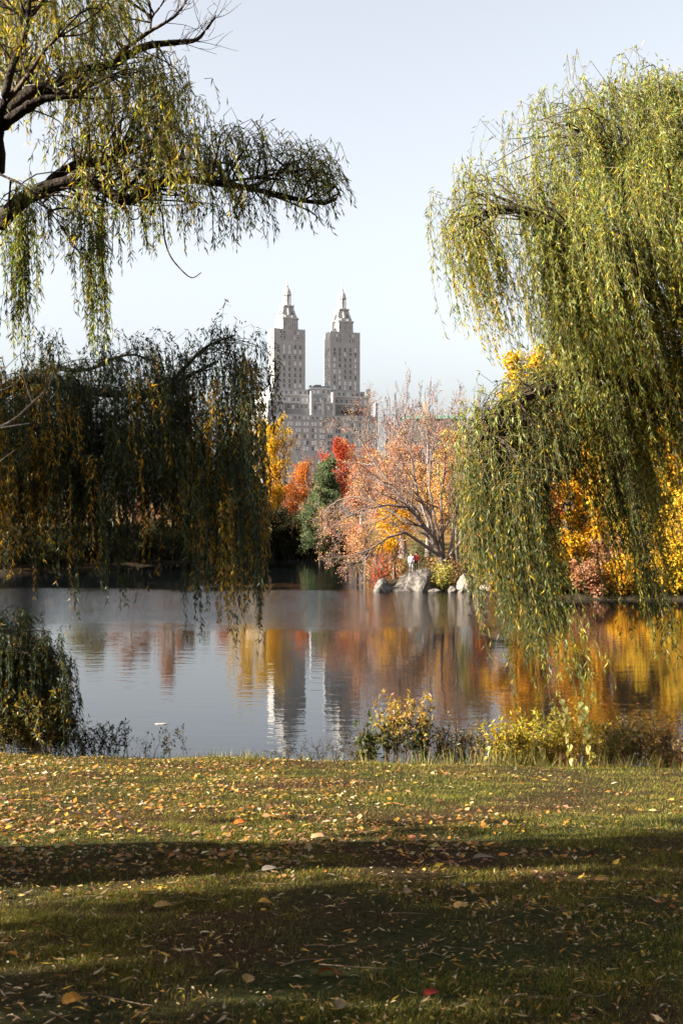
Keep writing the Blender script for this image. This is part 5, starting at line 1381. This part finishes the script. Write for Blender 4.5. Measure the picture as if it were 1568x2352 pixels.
LIT = [(.52, .33, .05), (.50, .36, .16), (.60, .48, .32), (.40, .19, .06), (.26, .13, .07), (.50, .24, .04)]
def ground_frame(x, y):
    e = .15
    dzx = (lawn_z(x + e, y) - lawn_z(x - e, y)) / (2 * e); dzy = (lawn_z(x, y + e) - lawn_z(x, y - e)) / (2 * e)
    return dzx, dzy
def litter():
    rng = np.random.default_rng(811)
    # small, far or hidden ones: one mass
    m = MB()
    for cnt, ll, lw, y0, y1, pw in ((3600, .055, .009, 4.0, 18.4, 1.0), (15000, .05, .026, 6.0, 18.6, .7), (3600, .08, .05, 7.6, 17.5, .9), (3500, .022, .012, 4.0, 9.0, 1.0)):
        n = cnt
        y = y0 * (y1 / y0) ** (rng.uniform(0, 1, n) ** pw); x = rng.uniform(-.34, .34, n) * y
        dens = snoise(x * .6, y * 1.6, 51, 3, 2.2) * 1.3 + (.15 - x / 5) * (y > 7)
        k = rng.uniform(-.5, 1.2, n) < dens if lw > .02 else rng.uniform(-1.2, .8, n) < dens
        x, y = x[k], y[k]; n = len(x)
        z = lawn_z(x, y) + rng.uniform(.006, .026, n)
        a = rng.uniform(0, 6.28, n)
        d = np.c_[np.cos(a), np.sin(a), rng.normal(0, .22, n)]
        c = pick(LIT, [2, 3, 2, 4, 4, 3] if lw > .02 else [3, 3, 3, 2, 2, 1], n, rng)
        # flat-lying: build with a controlled side vector
        d = norm(d); side = norm(np.cross(d, A(0, 0, 1) + rng.normal(0, .28, (n, 3)))); up = np.cross(side, d)
        Ls = (ll * rng.uniform(.5, 1.25, n))[:, None]; Ws = (lw * rng.uniform(.6, 1.3, n))[:, None]
        b = np.c_[x, y, z]
        md = b + d * Ls * .45
        v = np.stack([b, md + side * Ws / 2 + up * Ws * .15, b + d * Ls + up * Ls * rng.normal(0, .12, (n, 1)), md - side * Ws / 2 + up * Ws * .15], 1)
        m.quads(v.reshape(-1, 3), np.arange(n * 4).reshape(n, 4), jitter(c, n, .25, rng))
    o = m.build('leaf_litter', M_LITTER); tag(o, 'scattered small fallen leaves across the lawn', 'leaves', kind='stuff')
    # near ones: each a thing
    wil = []
    for i in range(18):
        me = big_leaf_mesh('fallen_leaf', rng.uniform(.04, .09), rng.uniform(.008, .014), LIT[[0, 1, 2, 0, 2, 5][i % 6]], rng.uniform(-.5, .5), 900 + i); me.materials.append(M_LITTER); wil.append((me, i % 6))
    names = ['slender yellow willow leaf lying on the near grass', 'slender tan willow leaf lying on the near grass', 'slender pale cream willow leaf lying on the near grass', 'slender yellow willow leaf lying on the near grass',
             'slender pale cream willow leaf lying on the near grass', 'slender orange willow leaf lying on the near grass']
    for i in range(262):
        y = 4.15 * (8.2 / 4.15) ** rng.uniform(0, 1); x = rng.uniform(-.31, .31) * y
        me, k = wil[rng.integers(0, 18)]
        o = bpy.data.objects.new('fallen_leaf', me); COL.objects.link(o)
        o.location = (x, y, float(lawn_z(A(x), A(y))[0]) + rng.uniform(.010, .028))
        o.rotation_euler = (rng.normal(0, .35), rng.normal(0, .2), rng.uniform(0, 6.28))
        tag(o, names[k], 'leaf', 'fallen willow leaves on the near grass')
    def place(name, px, py, L, W, col, label, lobes=None, rot=0, tilt=.2, curl=.4, seed=0, group=None):
        a = (py - 1176) / FPX
        Y = 4.0
        for _ in range(60):
            xx = (px - 784) / FPX * Y; zz = float(lawn_z(A(xx), A(Y))[0]); Y += (( CZ - zz) / a - Y) * .5
        xx = (px - 784) / FPX * Y
        me = big_leaf_mesh(name, L, W, col, curl, seed, lobes); me.materials.append(M_LITTER)
        o = bpy.data.objects.new(name, me); COL.objects.link(o)
        o.location = (xx, Y, float(lawn_z(A(xx), A(Y))[0]) + .03); o.rotation_euler = (tilt, -.15, rot)
        return tag(o, label, 'leaf', group)
    MAP = [.15, .8, .55, 1.0, .6, .75, .2, 0]
    place('fallen_leaf', 775, 2250, .10, .085, (.42, .09, .03), 'curled rusty orange lobed leaf near the bottom of the lawn', MAP, 2.6, .5, .9, 1)
    place('fallen_leaf', 567, 2272, .085, .055, (.5, .31, .12), 'upright folded tan oval leaf near the bottom of the lawn', None, 1.5, .3, .3, 2)
    place('fallen_leaf', 975, 2300, .075, .05, (.3, .03, .02), 'dark red leaf near the bottom of the lawn', MAP, .4, .3, .5, 3)
    place('fallen_leaf', 592, 2082, .09, .045, (.55, .3, .06), 'orange brown leaf just below the dark shadow band', None, -.3, .4, .5, 4)
    place('fallen_leaf', 352, 2092, .12, .055, (.5, .3, .1), 'large tan leaf left of the middle, below the shadow band', None, .1, .3, .4, 5)
    place('fallen_leaf', 930, 2060, .08, .06, (.5, .34, .2), 'pinkish curled leaf right of the middle, below the shadow band', MAP, .9, .5, .9, 6)
    place('fallen_leaf', 40, 2210, .08, .05, (.5, .24, .03), 'bright orange leaf at the left edge of the near grass', None, 3.0, .2, .3, 7)
    place('fallen_leaf', 1040, 2092, .10, .045, (.5, .32, .12), 'long tan leaf right of the middle of the near grass', None, .15, .3, .4, 8)
    place('fallen_leaf', 145, 2318, .09, .06, (.52, .26, .05), 'ragged orange leaf in the lower left corner', MAP, .5, .3, .6, 9)
    place('fallen_leaf', 775, 2330, .08, .05, (.42, .34, .22), 'grey tan curled leaf at the bottom edge', MAP, 1.0, .6, .9, 10)
    place('fallen_leaf', 1085, 1980, .17, .06, (.3, .24, .2), 'large dull leaf inside the dark shadow band', None, .1, .3, .4, 11)
    place('fallen_leaf', 715, 1932, .15, .10, (.55, .36, .2), 'pale tan leaf on the sunlit edge above the shadow band', MAP, .2, .3, .5, 12)
    place('fallen_leaf', 538, 1898, .12, .09, (.6, .16, .03), 'bright orange leaf on the sunlit lawn', MAP, .2, .4, .5, 13)
    place('fallen_leaf', 600, 2008, .12, .05, (.35, .3, .25), 'dull leaf left of the middle inside the shadow band', None, .3, .3, .4, 14)
    for i in range(14):                                     # fallen twigs
        y = rng.uniform(4.3, 7.0); x = rng.uniform(-.27, .27) * y; a = rng.uniform(-.7, .7); ln = rng.uniform(.12, .35)
        pts = [A(x + math.cos(a) * ln * t, y + math.sin(a) * ln * t, 0) for t in (0, .35, .7, 1)]
        for q in pts: q[2] = float(lawn_z(q[:1], q[1:2])[0]) + .02 + rng.uniform(0, .012)
        pts[1][1] += rng.normal(0, .015)
        m = MB(); m.tubes(spline(pts, 8)[None], np.linspace(.003, .0015, 8)[None], 4, (.2, .14, .1)); o = m.build('twig', M_BARK)
        tag(o, 'thin dry twig lying on the near grass', 'twig', 'fallen twigs on the near grass')
litter()
